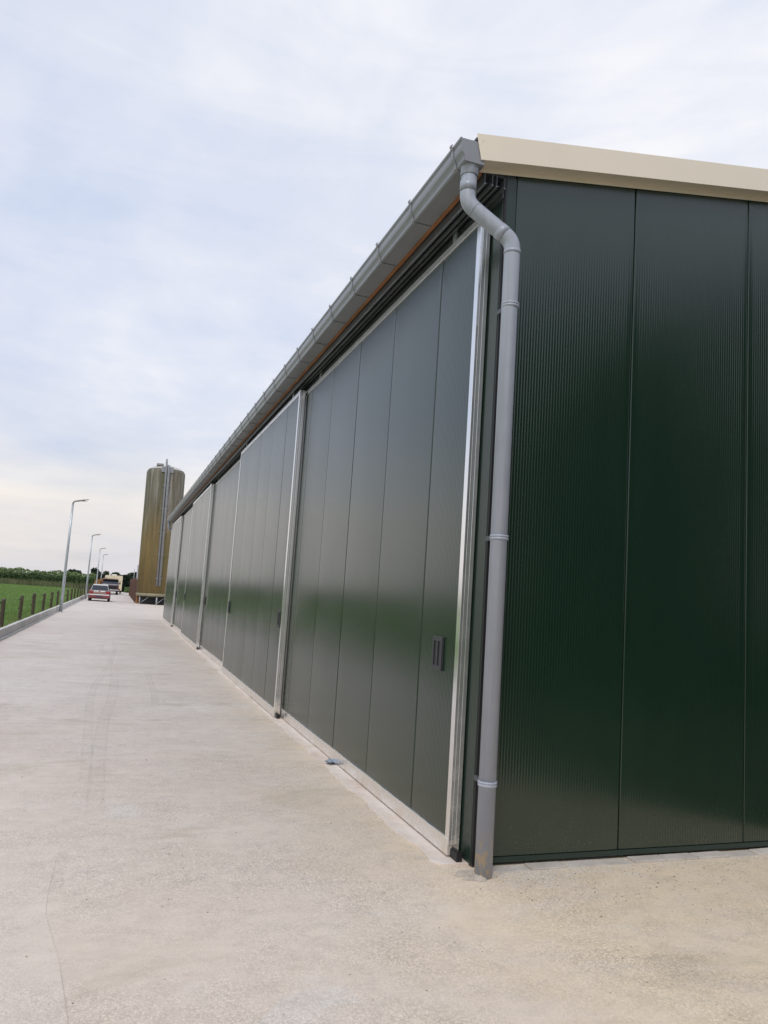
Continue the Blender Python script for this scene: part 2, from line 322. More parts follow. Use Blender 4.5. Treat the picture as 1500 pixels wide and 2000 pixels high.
    return t.set(color=c, rough=t.ramp(mid, [(0.3, 0.72), (0.7, 0.90)]), spec=0.35, normal=nb2)
MAT['yard'] = concrete_mat()
def footing_mat():
    t = NT('pinkish_footing_concrete'); v = t.geo(); n = t.noise(v, 3.0, 6, 0.65, 0.4); f = t.noise(v, 70, 4, 0.6)
    c = t.ramp(n, [(0.3, (0.60, 0.50, 0.425)), (0.5, (0.70, 0.615, 0.55)), (0.7, (0.74, 0.68, 0.63))])
    c = t.mix(1.0, c, t.ramp(f, [(0.3, 0.90), (0.7, 1.06)]), 'MULTIPLY')
    return t.set(color=c, rough=0.82, normal=t.bump(f, 0.3, 0.004))
MAT['footing'] = footing_mat()
def stone_mat(name, a, b):
    t = NT(name); v = t.geo(); n = t.noise(v, 5.0, 6, 0.65, 0.4); f = t.noise(v, 90, 4, 0.6); oi = t.n('ShaderNodeObjectInfo')
    c = t.ramp(n, [(0.3, a), (0.7, b)]); c = t.mix(1.0, c, t.ramp(f, [(0.3, 0.86), (0.7, 1.08)]), 'MULTIPLY')
    c = t.mix(1.0, c, t.ramp(oi.outputs['Random'], [(0.0, 0.88), (1.0, 1.08)]), 'MULTIPLY')
    return t.set(color=c, rough=0.85, normal=t.bump(f, 0.3, 0.004))
MAT['edge_stone'] = stone_mat('grey_edge_stone', (0.42, 0.38, 0.335), (0.60, 0.555, 0.50))
MAT['kerb'] = stone_mat('pale_kerb_concrete', (0.50, 0.49, 0.47), (0.62, 0.60, 0.57))
MAT['mortar'] = stone_mat('grey_mortar', (0.36, 0.32, 0.27), (0.56, 0.49, 0.41))
def field_mat():
    t = NT('green_field'); v = t.geo(); n = t.noise(v, 0.12, 5, 0.6); f = t.noise(t.geo((1, 3, 1)), 4.0, 5, 0.7); X = t.sep(v)[0]
    c = t.ramp(n, [(0.3, (0.14, 0.22, 0.068)), (0.7, (0.18, 0.27, 0.092))]); c = t.mix(1.0, c, t.ramp(f, [(0.3, 0.75), (0.7, 1.2)]), 'MULTIPLY')
    soil = t.ramp(t.math('ADD', X, t.math('MULTIPLY', t.noise(v, 1.2, 5, 0.7), 1.6)), [(0.0, 0.0), (1.0, 0.0)])
    edge = t.math('MULTIPLY', t.ramp(t.math('ADD', t.math('ADD', X, 5.9), t.math('MULTIPLY', t.math('SUBTRACT', t.noise(t.geo((1, 0.35, 1)), 1.1, 5, 0.7), 0.5), 2.2)), [(0.25, 0.0), (0.6, 1.0)]), 0.8)
    c = t.mix(edge, c, (0.19, 0.125, 0.065))
    return t.set(color=c, rough=0.9, spec=0.2, normal=t.bump(f, 0.6, 0.05))
MAT['field'] = field_mat()
MAT['verge'] = simple('dark_earth_and_grass', (0.045, 0.052, 0.026), 0.95, var=0.45, scale=2.5, bump=0.5)
MAT['ground'] = simple('rough_grassland', (0.075, 0.115, 0.04), 0.95, var=0.3, scale=0.03)
def leaf_mat(name, a, b, tr=0.25):
    t = NT(name); oi = t.n('ShaderNodeNewGeometry'); n = t.noise(t.geo(), 0.6, 4, 0.6)
    rnd = oi.outputs['Random Per Island']
    c = t.mix(rnd, a, b); c = t.mix(1.0, c, t.ramp(n, [(0.3, 0.7), (0.7, 1.25)]), 'MULTIPLY')
    m = t.set(color=c, rough=0.6, spec=0.3)
    td = t.n('ShaderNodeBsdfTranslucent'); t.t.links.new(c, td.inputs[0]); ms = t.n('ShaderNodeMixShader'); ms.inputs[0].default_value = tr
    t.t.links.new(t.b.outputs[0], ms.inputs[1]); t.t.links.new(td.outputs[0], ms.inputs[2])
    t.t.links.new(ms.outputs[0], t.t.nodes['Material Output'].inputs[0]); return m
MAT['blade'] = leaf_mat('grass_blade', (0.155, 0.255, 0.068), (0.24, 0.355, 0.115), 0.3)
MAT['reed'] = leaf_mat('pale_reed', (0.10, 0.125, 0.055), (0.22, 0.225, 0.12), 0.3)
MAT['hedge'] = leaf_mat('dark_hedge_leaf', (0.046, 0.085, 0.032), (0.085, 0.135, 0.048))
MAT['hedge_lt'] = leaf_mat('light_bush_leaf', (0.15, 0.215, 0.080), (0.215, 0.285, 0.12))
MAT['conifer'] = leaf_mat('dark_conifer_leaf', (0.012, 0.028, 0.016), (0.024, 0.045, 0.024))
MAT['tree'] = leaf_mat('tree_leaf', (0.055, 0.078, 0.055), (0.085, 0.112, 0.075))  # lighter, bluish leaf colour carries the distance haze
MAT['bark'] = timber('bark', (0.075, 0.058, 0.042), (0.04, 0.03, 0.022), (8, 8, 2), 0.9)

# ------------------------------------------------------------------ mesh helpers
class MB:
    def __init__(s): s.v = []; s.f = []; s.sm = []
    def add(s, vs, fs, smooth=False):
        o = len(s.v); s.v += [tuple(x) for x in vs]; s.f += [tuple(i+o for i in f) for f in fs]; s.sm += [smooth]*len(fs); return s
    def box(s, x0, x1, y0, y1, z0, z1):
        return s.add([(x0, y0, z0), (x1, y0, z0), (x1, y1, z0), (x0, y1, z0), (x0, y0, z1), (x1, y0, z1), (x1, y1, z1), (x0, y1, z1)],
                     [(0, 3, 2, 1), (4, 5, 6, 7), (0, 1, 5, 4), (1, 2, 6, 5), (2, 3, 7, 6), (3, 0, 4, 7)])
    def prism(s, poly, axis, a0, a1, smooth=False):
        n = len(poly)
        def P(u, w, a): return {'x': (a, u, w), 'y': (u, a, w), 'z': (u, w, a)}[axis]
        vs = [P(u, w, a0) for u, w in poly]+[P(u, w, a1) for u, w in poly]
        fs = [tuple(range(n))[::-1], tuple(range(n, 2*n))]
        s.add(vs, fs); o = len(s.v)-2*n
        for i in range(n):
            j = (i+1) % n; s.f.append((o+i, o+j, o+n+j, o+n+i)); s.sm.append(smooth)
        return s
    def strip(s, prof, y0, y1, th):
        """open profile (x,z) extruded along y with thickness th on its right-hand side"""
        n = len(prof); off = []
        for i, (x, z) in enumerate(prof):
            a = prof[max(0, i-1)]; b = prof[min(n-1, i+1)]; dx, dz = b[0]-a[0], b[1]-a[1]; l = math.hypot(dx, dz) or 1
            off.append((x+dz/l*th, z-dx/l*th))
        return s.prism(list(prof)+off[::-1], 'y', y0, y1)
    def tube(s, pts, r, n=14, cap=True, smooth=True):
        pts = [Vector(p) for p in pts]; rs = r if isinstance(r, (list, tuple)) else [r]*len(pts)
        o = len(s.v); up = Vector((0.13, 0.99, 0.05))
        for i, p in enumerate(pts):
            d = ((pts[min(i+1, len(pts)-1)]-pts[max(i-1, 0)])).normalized()
            a = d.cross(up).normalized() if abs(d.dot(up)) < 0.98 else d.cross(Vector((1, 0, 0))).normalized(); b = d.cross(a).normalized(); up = b if False else up
            for k in range(n):
                t = 2*math.pi*k/n; q = p+a*math.cos(t)*rs[i]+b*math.sin(t)*rs[i]; s.v.append(tuple(q))
        for i in range(len(pts)-1):
            for k in range(n):
                s.f.append((o+i*n+k, o+i*n+(k+1) % n, o+(i+1)*n+(k+1) % n, o+(i+1)*n+k)); s.sm.append(smooth)
        if cap:
            s.f.append(tuple(o+k for k in range(n))[::-1]); s.sm.append(False)
            e = o+(len(pts)-1)*n; s.f.append(tuple(e+k for k in range(n))); s.sm.append(False)
        return s
    def lathe(s, prof, n=32, cx=0, cy=0, smooth=True, axis='z'):
        o = len(s.v)
        for (r, z) in prof:
            for k in range(n):
                t = 2*math.pi*k/n
                if axis == 'z': s.v.append((cx+r*math.cos(t), cy+r*math.sin(t), z))
                else: s.v.append((z, cx+r*math.cos(t), cy+r*math.sin(t)))
        for i in range(len(prof)-1):
            for k in range(n):
                s.f.append((o+i*n+k, o+i*n+(k+1) % n, o+(i+1)*n+(k+1) % n, o+(i+1)*n+k)); s.sm.append(smooth)
        return s
    def mesh(s, name, fixn=True):
        me = bpy.data.meshes.new(name); me.from_pydata(s.v, [], s.f); me.polygons.foreach_set('use_smooth', s.sm)
        if fixn:
            bm = bmesh.new(); bm.from_mesh(me); bmesh.ops.recalc_face_normals(bm, faces=bm.faces); bm.to_mesh(me); bm.free()
        me.update(); return me
    def build(s, name, mat, parent=None, bevel=0.0, fixn=True):
        return link(name, s.mesh(name, fixn), mat, parent, bevel)
def link(name, me, mat, parent=None, bevel=0.0):
    if mat is not None and len(me.materials) == 0: me.materials.append(MAT[mat] if isinstance(mat, str) else mat)
    o = bpy.data.objects.new(name, me); col.objects.link(o)
    if parent is not None: o.parent = parent
    if bevel:
        b = o.modifiers.new('bevel', 'BEVEL'); b.width = bevel; b.segments = 2; b.limit_method = 'ANGLE'; b.angle_limit = R(40)
    return o
def tag(o, label, cat, group=None):
    o['label'] = label; o['category'] = cat
    if group: o['group'] = group
    return o
def empty(name, loc=(0, 0, 0), parent=None):
    o = bpy.data.objects.new(name, None); col.objects.link(o); o.location = loc; o.empty_display_size = 0.2
    if parent is not None: o.parent = parent
    return o
def structure(o, kind='structure'): o['kind'] = kind; return o
def copy_tree(o, parent=None):
    c = o.copy(); col.objects.link(c); c.parent = parent
    for ch in o.children: copy_tree(ch, c)
    return c
def np_mesh(name, V, F, mat, smooth=False):
    me = bpy.data.meshes.new(name); V = np.asarray(V, np.float32); F = np.asarray(F, np.int32); k = F.shape[1]
    me.vertices.add(len(V)); me.vertices.foreach_set('co', V.ravel())
    me.loops.add(F.size); me.loops.foreach_set('vertex_index', F.ravel())
    me.polygons.add(len(F)); me.polygons.foreach_set('loop_start', np.arange(len(F), dtype=np.int32)*k); me.polygons.foreach_set('loop_total', np.full(len(F), k, np.int32))
    me.update(calc_edges=True); me.validate(); me.materials.append(MAT[mat]); return me

# ------------------------------------------------------------------ the setting: ground, yard, field
structure(MB().add([(-2500, -2500, -0.06), (2500, -2500, -0.06), (2500, 2500, -0.06), (-2500, 2500, -0.06)], [(0, 1, 2, 3)]).build('ground', 'ground'))
ap = [(0.95, -60), (0.95, -3.2)]+[(0.95+1.85*(k/8)**1.25, -3.2+3.0*(k/8)**0.8) for k in range(1, 9)]   # the drive splays out to the corner of the shed
yv = [(-4.50, -60, 0)]+[(x, y, 0) for x, y in ap]+[(2.80, 0.5, 0), (60, 0.5, 0), (60, 112, 0), (-4.50, 112, 0)]
yard = structure(MB().add(yv, [tuple(range(len(yv)))]).build('concrete_yard', 'yard'))
vv = [(x, y, -0.012) for x, y in ap]+[(2.80, 0.5, -0.012), (60, 0.5, -0.012), (60, -60, -0.012)]
structure(MB().add(vv, [tuple(range(len(vv)))[::-1]]).build('grass_verge', 'verge'))
field = structure(MB().add([(-260, -80, -0.02), (-4.60, -80, -0.02), (-4.60, 125, -0.02), (-260, 125, -0.02)], [(0, 1, 2, 3)]).build('field', 'field'))

# kerb: footing strip with separate blocks on it
kerb = structure(MB().box(-4.60, -4.415, 4, 112, -0.05, 0.035).build('kerb', 'kerb', bevel=0.006))
kb = MB().box(-0.055, 0.055, 0.004, 0.996, 0.0, 0.195).mesh('kerb_block'); kb.materials.append(MAT['kerb'])
for i in range(108):
    o = link('kerb_block', kb, None, kerb, 0.012 if i < 60 else 0.0)
    o.location = (-4.535+random.uniform(-.004, .004), 4+i, 0.033+random.uniform(-.004, .003)); o.rotation_euler = (random.uniform(-.003, .003), 0, random.uniform(-.003, .003))
# small grey edging stones along the foot of the gable
es = MB().box(0.002, 0.238, -0.105, -0.012, -0.03, 0.0).mesh('edge_stone'); es.materials.append(MAT['edge_stone'])
for i in range(36):
    o = link('edge_stone', es, None, yard, 0.006); o.location = (0.12+i*0.243, random.uniform(-.006, .006), 0.010+random.uniform(-.005, .004)); o.rotation_euler = (random.uniform(-.02, .02), random.uniform(-.012, .012), random.uniform(-.012, .012))

# ------------------------------------------------------------------ the green shed
LEN, WID = 29.4, 15.0
SLOPE = 0.168
barn = empty('green_storage_shed', (0, 0, 0))
tag(barn, 'long dark green ribbed metal shed with sliding doors and grey gutter', 'shed')
def ribbed_panel(w, h, pitch=0.02, amp=0.00080, bow=0.0022, h2=None):
    """sheet in the local xz plane, facing -y, with fine ribs and slightly rounded long edges"""
    m = MB(); nr = max(1, int(round(w/pitch))); k = 6; xs = []
    for i in range(nr*k+1): xs.append(w*i/(nr*k))
    prof = [(0.0, 0.05), (0.0, 0.006), (0.003, 0.001)]
    for x in xs:
        if 0.006 < x < w-0.006:
            u = x/w; e = min(1.0, min(x, w-x)/0.05)
            prof.append((x, -amp*math.cos(2*math.pi*x*nr/w)*e-bow*4*u*(1-u)))
    prof += [(w-0.003, 0.001), (w, 0.006), (w, 0.05)]
    n = len(prof)
    vs = [(x, y, 0) for x, y in prof]+[(x, y, h if h2 is None else h+(h2-h)*x/w) for x, y in prof]
    fs = [(i, i+1, n+i+1, n+i) for i in range(n-1)]
    m.add(vs, fs, True); return m
# core of the building (dark closed box, so nothing shows through) --------
core = MB()
prof = [(0.10, 0.0), (WID-0.06, 0.0), (WID-0.06, 4.20), (WID/2, 4.20+(WID/2)*SLOPE-0.05), (0.10, 4.20)]
core.prism(prof, 'y', 0.06, LEN-0.06).build('inner_wall', 'dark_void', barn)
# gable cladding
gp = {}
TOPZ = lambda x: 4.262+SLOPE*x if x < WID/2 else 4.262+SLOPE*(WID-x)
for i in range(15):
    x0 = 0.038+i*1.0 if i else 0.112; x1 = 0.038+(i+1)*1.0; w = x1-x0-0.008
    if x1 > WID: break
    o = ribbed_panel(w, TOPZ(x0)-0.05, h2=TOPZ(x1)-0.05).build('wall_panel', 'panel', barn, fixn=False)
    o.location = (x0+0.004, 0.0, 0.055); o.rotation_euler = (0, 0, random.uniform(-.0014, .0014))
MB().box(0.115, WID-0.04, -0.006, 0.05, 0.018, 0.050).build('base_flashing', 'trim', barn, 0.002)
MB().box(0.038, 0.110, -0.005, 0.009, 0.012, 4.252).build('corner_trim', 'trim', barn, 0.002)
MB().box(0.024, 0.0375, -0.010, 0.009, 0.012, 4.252).build('seal_strip', 'black', barn)
MB().box(0.021, 0.10, 0.0095, 0.42, 0.012, 4.235).build('jamb_panel', 'trim', barn, 0.003)
MB().box(0.034, 0.095, 0.421, LEN-0.30, 0.012, 4.24).build('side_wall', 'black', barn)
MB().box(0.030, 0.10, LEN-0.299, LEN, 0.012, 4.235).build('jamb_panel', 'trim', barn, 0.003)
# far gable and far long wall as plain cladding
MB().prism([(0.038, 0.02), (WID, 0.02), (WID, 4.22), (WID/2, TOPZ(WID/2)-0.02), (0.038, 4.22)], 'y', LEN-0.055, LEN+0.002).build('rear_gable', 'panel', barn)
MB().box(WID-0.055, WID+0.001, 0.06, LEN-0.06, 0.02, 4.2).build('rear_wall', 'panel', barn)
# concrete footing under the doors, in lengths with ragged outer edges
yy = 0.03
for i in range(13):
    L = 2.28; n = 26; y1 = min(yy+L, LEN)
    ed = [(-0.182+0.018*math.sin(i*2.1+k*0.5)+random.uniform(-.012, .012), yy+0.004+(y1-yy-0.008)*k/n) for k in range(n+1)]
    if i == 0: ed[0] = (-0.13, 0.05); 
    poly = ed+[(0.03, y1-0.004), (0.03, yy+0.004)]
    MB().prism(poly, 'z', -0.03, 0.013+random.uniform(-.002, .003)).build('footing', 'footing', barn, 0.003); yy = y1
    if yy >= LEN-0.05: break

# sliding doors -------------------------------------------------------------
DH0, DH1 = 0.052, 4.045
def sliding_door(y0, y1, xf, first, handles, label):
    """front face at x = xf, runs along y from y0 (near) to y1"""
    d = empty('sliding_door', (xf, y0, 0), barn); d['label'] = label
    W_ = y1-y0; th = 0.066
    # frame: channel profiles of bare aluminium
    def vert(yy0, yy1, near):
        m = MB(); m.box(-0.004, th, yy0, yy1, DH0+0.03, DH1)
        if near:                               # grooves in the visible side of the profile
            for gx in (0.014, 0.040): m.box(gx, gx+0.012, yy0-0.0012, yy0+0.001, DH0+0.03, DH1-0.002)
        return m.build('frame_profile', 'alu', d, 0.0015)
    vert(0.0, 0.052, True); vert(W_-0.045, W_, False)
    MB().box(-0.003, th, 0.053 if False else 0.0525, W_-0.0455, DH1-0.055, DH1-0.001).build('top_rail', 'alu', d, 0.0015)
    MB().box(-0.008, th+0.002, 0.004, W_-0.004, DH0-0.030, DH0+0.066).build('bottom_rail', 'alu', d, 0.002)
    z0 = DH0+0.067; h = DH1-0.056-z0
    y = 0.053; e = W_-0.046; k = 0
    while y < e-0.02:
        w = first if k == 0 else 0.972
        w = min(w, e-y)
        if e-(y+w) < 0.12: w = e-y
        o = ribbed_panel(w-0.006, h, bow=0.0028, amp=0.00036).build('door_panel', 'panel', d, fixn=False)
        # sheet's own -y becomes -x: rotate about z by -90 deg, local x runs along -y
        o.rotation_euler = (0, 0, R(-90)+random.uniform(-.0022, .0022)); o.location = (0.006, y+w-0.003, z0)
        y += w; k += 1
    MB().box(0.030, th-0.004, 0.053, W_-0.047, z0, z0+h).build('panel_core', 'black', d)
    for hy in handles:
        hb = MB(); hb.box(-0.004, 0.0045, hy, hy+0.15, 1.07, 1.285)
        hd = hb.build('handle', 'handle', d, 0.003)
        fr = MB()
        for (a, b, c_, e_) in ((0, .15, 0, .030), (0, .15, .185, .215), (0, .022, .030, .185), (.128, .15, .030, .185), (.066, .084, .030, .185)):
            fr.box(-0.011, -0.0045, hy+a, hy+b, 1.07+c_, 1.07+e_)
        fr.build('grip', 'handle', hd, 0.002)
    fg = MB().box(0.012, 0.050, -0.085, 0.03, 0.014, 0.062)
    fg.box(0.018, 0.030, -0.083, 0.0, 0.0625, 0.074)
    fg.build('floor_guide', 'black', d, 0.004)
    MB().box(0.0, th*0.9, -0.0, 0.001, 0, 0.001) 
    return d
XI, XO = -0.056, -0.142
sliding_door(0.140, 5.02, XI, 0.575, [0.235], 'nearest sliding door with one black recessed handle')
sliding_door(4.93, 9.72, XO, 0.690, [0.085, 4.53], 'second sliding door, standing proud of its neighbours')
sliding_door(9.62, 14.50, XI, 0.60, [4.56], 'third sliding door, set back behind the second')
sliding_door(14.42, 19.20, XO, 0.66, [0.085, 4.53], 'fourth sliding door, standing proud')
sliding_door(19.10, 23.95, XI, 0.60, [4.50], 'fifth sliding door, set back')
sliding_door(23.85, 28.95, XO, 0.66, [0.085], 'farthest sliding door at the end by the silo')
# black rubber seal on the near edge of each outer door's overlap
for (y, x0, x1) in ((4.995, XO+0.068, XI-0.002), (14.485, XO+0.068, XI-0.002), (23.92, XO+0.068, XI-0.002)):
    MB().box(x0, x1, y-0.02, y+0.03, 0.06, 4.03).build('rubber_seal', 'black', barn)

# eaves: soffit, door tracks, timber fascia, gutter -----------------------------
Y0G, Y1G = -0.085, LEN+0.06
MB().box(-0.146, 0.10, 0.0, LEN-0.01, 4.232, 4.27).build('soffit_board', 'soffit', barn)
for (xa, xb) in ((-0.140, -0.082), (-0.056, 0.004)):
    m = MB(); m.strip([(xa, 4.208), (xa, 4.140), (xa+0.020, 4.140)], -0.045, LEN, -0.004); m.strip([(xb, 4.208), (xb, 4.140), (xb-0.020, 4.140)], -0.045, LEN, 0.004)
    tr = m.build('door_track', 'track', barn)
    for xx in (xa-0.0015, xb-0.0045): MB().box(xx, xx+0.006, -0.046, LEN+0.001, 4.134, 4.1395).build('track_lip', 'track_light', tr)
MB().box(0.012, 0.029, 0.0, LEN, 4.10, 4.228).build('track_plate', 'track', barn)
hg = MB().box(-0.006, 0.006, -0.03, 0.03, 0, 0.14).mesh('hanger'); hg.materials.append(MAT['galv'])
for (y, x) in ((0.62, -0.027), (4.4, -0.027), (5.5, -0.111), (9.3, -0.111), (10.2, -0.027), (14.0, -0.027), (15.0, -0.111), (18.7, -0.111)):
    o = link('hanger', hg, None, barn); o.location = (x, y, 4.035)
MB().box(-0.170, -0.147, -0.008, LEN+0.008, 4.204, 4.38).build('fascia_board', 'fascia_wood', barn, 0.002)
GP = [(-0.1715, 4.368), (-0.1715, 4.222), (-0.300, 4.222), (-0.306, 4.228), (-0.307, 4.252), (-0.314, 4.266), (-0.326, 4.284), (-0.330, 4.300), (-0.330, 4.345), (-0.338, 4.352), (-0.341, 4.362), (-0.336, 4.369), (-0.327, 4.366)]
gut = MB().strip(GP, Y0G, Y1G, -0.003).build('gutter', 'pvc_gutter', barn)
cap = [(x, z) for x, z in GP]
MB().prism([(x, z) for x, z in GP[:11]], 'y', Y0G-0.006, Y0G-0.0005).build('end_cap', 'pvc_gutter', gut)
MB().prism([(x, z) for x, z in GP[:11]], 'y', Y1G+0.0005, Y1G+0.006).build('end_cap', 'pvc_gutter', gut)
def offset_prof(d):
    out = []
    for i, (x, z) in enumerate(GP[1:11]):
        a = GP[max(0, i)]; b = GP[min(len(GP)-1, i+2)]; dx, dz = b[0]-a[0], b[1]-a[1]; l = math.hypot(dx, dz); out.append((x+dz/l*d, z-dx/l*d))
    return out
op = [(x, z) for x, z in offset_prof(-0.0045)]
brm = MB().strip(op+[(-0.350, 4.371), (-0.342, 4.377)], -0.013, 0.013, -0.006).mesh('bracket'); brm.materials.append(MAT['pvc_gutter'])
# make sure the strap sits outside the gutter
for i in range(41):
    o = link('bracket', brm, None, gut); o.location = (0, 0.035+0.72*i, 0)
# outlet funnel and downpipe
def arc(pts, r=0.07, n=6):
    out = [Vector(pts[0])]
    for i in range(1, len(pts)-1):
        p = Vector(pts[i]); a = (Vector(pts[i-1])-p).normalized(); b = (Vector(pts[i+1])-p).normalized()
        for k in range(n+1):
            t = k/n; q = (p+a*r)*(1-t)**2+p*2*t*(1-t)+(p+b*r)*t**2; out.append(q)
    out.append(Vector(pts[-1])); return out
def downpipe(sgn, ybase, yg):
    A = (-0.238, yg, 4.225); B = (-0.245, yg-0.006*sgn, 3.985); C = (0.026, ybase, 3.745); D = (0.031, ybase, 0.0)
    dp = MB().tube(arc([A, B, C, D], 0.06), 0.050, 24).build('downpipe', 'pvc', barn)
    MB().lathe([(0.054, 4.165), (0.057, 4.168), (0.057, 4.212), (0.061, 4.2215)], 24, A[0], A[1]).build('outlet', 'pvc', dp)
    AB = Vector(B)-Vector(A); BC = (Vector(C)-Vector(B)); bl = BC.length; bd = BC.normalized()
    MB().tube([(B[0]+0.0005, B[1], 4.06), (B[0], B[1], 4.125)], 0.0522, 24).build('pipe_socket', 'pvc', dp)
    for (s, w) in ((0.062, 0.006), (bl-0.062-0.05, 0.05)):
        p = Vector(B)+bd*s; MB().tube([p, p+bd*w], 0.0522, 24).build('pipe_socket', 'pvc', dp)
    MB().tube([(0.0265, ybase, 3.66), (0.0265, ybase, 3.685)], 0.0522, 24).build('pipe_socket', 'pvc', dp)
    for z in (3.33, 1.905, 0.505):
        m = MB()
        m.lathe([(0.0502, z-0.016), (0.0545, z-0.0155), (0.0555, z-0.003), (0.053, z-0.0015), (0.053, z+0.0015), (0.0555, z+0.003), (0.0545, z+0.0145), (0.0502, z+0.015)], 24, 0.030, ybase)
        cl_ = m.build('pipe_clamp', 'pvc', dp)
        ya, yb = sorted((ybase+0.052*sgn, 0.0 if sgn > 0 else LEN))
        MB().box(0.012, 0.028, ya, yb-0.006 if sgn > 0 else yb, z-0.014, z+0.014).build('clamp_stay', 'track', cl_)
downpipe(1, -0.139, -0.022)
downpipe(-1, LEN+0.139, LEN-0.01)
# verge trim along the gable: face, soffit and lip
def verge(yf, yw, name):
    def sl(x): return SLOPE*x
    v = empty(name, (0, 0, 0), barn)
    xs = [(-0.258, -0.222), (WID/2, WID/2)]
    def slab(p0, p1, th, mat, nm):
        """sloping box between section points p0, p1 = (y, dz); from the eave to the ridge, both slopes"""
        (ya, za), (yb, zb) = p0, p1
        for side in (0, 1):
            m = MB()
            def P(x, y, z): return (x if side == 0 else WID-x, y, z)
            c0, c1 = 4.42, 4.42
            vs = []
            for (xt) in (0, 1):
                for (yq, zq) in ((ya, za), (yb, zb)):
                    x = (-0.236-(zq)*0.22) if xt == 0 else WID/2
                    zz = 4.4536+SLOPE*x+zq
                    vs += [P(x, yq, zz), P(x, yq+(th if abs(ya-yb) < 1e-6 else 0), zz+(0 if abs(ya-yb) < 1e-6 else th))]
            m.add(vs, [(0, 2, 6, 4), (1, 5, 7, 3), (0, 4, 5, 1), (2, 3, 7, 6), (0, 1, 3, 2), (4, 6, 7, 5)])
            m.build(nm, mat, v, 0.001)
    s = 1 if yw > yf else -1
    slab((yf, 0.0), (yf, -0.172), 0.004*s, 'beige', 'verge_face')
    slab((yf+0.0045*s, -0.171), (yw-0.010*s, -0.171), 0.003, 'beige', 'verge_soffit')
    slab((yw-0.0095*s, -0.168), (yw-0.0095*s, -0.2015), 0.004*s, 'beige', 'verge_lip')
    return v
verge(-0.10, 0.0, 'verge_trim')
verge(LEN+0.10, LEN, 'verge_trim')
# little overlap joints / screws of the verge
for x in (-0.19, 2.35, 4.9):
    MB().lathe([(0.0, -0.0035), (0.006, -0.003), (0.006, 0.0)], 8, 0, 0).build('verge_screw', 'galv', barn).matrix_world = Matrix.Translation((x, -0.101, 4.4536+SLOPE*x-0.05)) @ Matrix.Rotation(R(90), 4, 'X')
for x in (0.105, 1.06, 2.1, 4.1):
    MB().box(x, x+0.012, -0.0035, -0.0005, 0, 0.036).build('lip_joint', 'beige', barn).location = (0, -0.0105, 4.4536+SLOPE*x-0.2015)
# roof: profiled sheets
for side in (0, 1):
    for i in range(30):
        m = MB(); y0 = -0.095+i*0.9865; prof = []
        for k in range(5):
            b = y0+k*0.198; prof += [(b, 0), (b+0.11, 0), (b+0.13, 0.03), (b+0.178, 0.03)]
        prof.append((y0+0.99, 0))
        vs = []
        for (y, dz_) in prof:
            for x in (-0.236, WID/2):
                zz = 4.430+SLOPE*(x)+dz_*0.45
                vs.append((x if side == 0 else WID-x, y, zz))
        for (y, dz_) in prof:
            for x in (-0.236, WID/2):
                zz = 4.412+SLOPE*(x)
                vs.append((x if side == 0 else WID-x, y, zz))
        n = len(prof); fs = [(2*j, 2*j+2, 2*j+3, 2*j+1) for j in range(n-1)]+[(2*n+2*j, 2*n+2*j+1, 2*n+2*j+3, 2*n+2*j+2) for j in range(n-1)]
        fs += [(2*j, 2*n+2*j, 2*n+2*j+2, 2*j+2) for j in range(n-1)]
        fs += [(0, 1, 2*n+1, 2*n), (2*n-2, 4*n-2, 4*n-1, 2*n-1)]
        m.add(vs, fs).build('roof_sheet', 'roof', barn)
# mortar around the foot of the downpipe
m = MB(); ring = []; nn = 22
for rr, hh in ((0.0, 0.022), (0.45, 0.021), (0.75, 0.016), (1.0, 0.0015)):
    for k in range(nn):
        a = 2*math.pi*k/nn; q = 1+0.25*math.sin(3*a+1)+0.14*math.sin(7*a)+random.uniform(-.14, .14)
        ring.append((0.03-0.03*rr+0.125*rr*q*math.cos(a), -0.125+0.070*rr*q*math.sin(a), hh*0.9+random.uniform(-.005, .005)*(0.2 < rr < 1)))
fs = [(r_*nn+k, r_*nn+(k+1) % nn, (r_+1)*nn+(k+1) % nn, (r_+1)*nn+k) for r_ in range(3) for k in range(nn)]
m.add(ring, fs, False).build('mortar_foot', 'mortar', barn)

# blue-grey plastic scrap caught under the first door
m = MB(); nx, ny = 8, 6; pts = []
for j in range(ny):
    for i in range(nx):
        u, w = i/(nx-1), j/(ny-1); pts.append((-0.155+0.15*u+random.uniform(-.008, .008), 2.46+0.13*w+0.05*u+random.uniform(-.01, .01), 0.017+0.020*abs(math.sin(5*u+3*w))+random.uniform(0, .012)))
fs = [(j*nx+i, j*nx+i+1, (j+1)*nx+i+1, (j+1)*nx+i) for j in range(ny-1) for i in range(nx-1) if not (i in (0, nx-2) and j in (0, ny-2))]
o = m.add(pts, fs).build('plastic_scrap', 'blue_plastic', None); so = o.modifiers.new('thick', 'SOLIDIFY'); so.thickness = 0.003
tag(o, 'crumpled blue-grey plastic scrap stuck under the nearest sliding door', 'scrap')

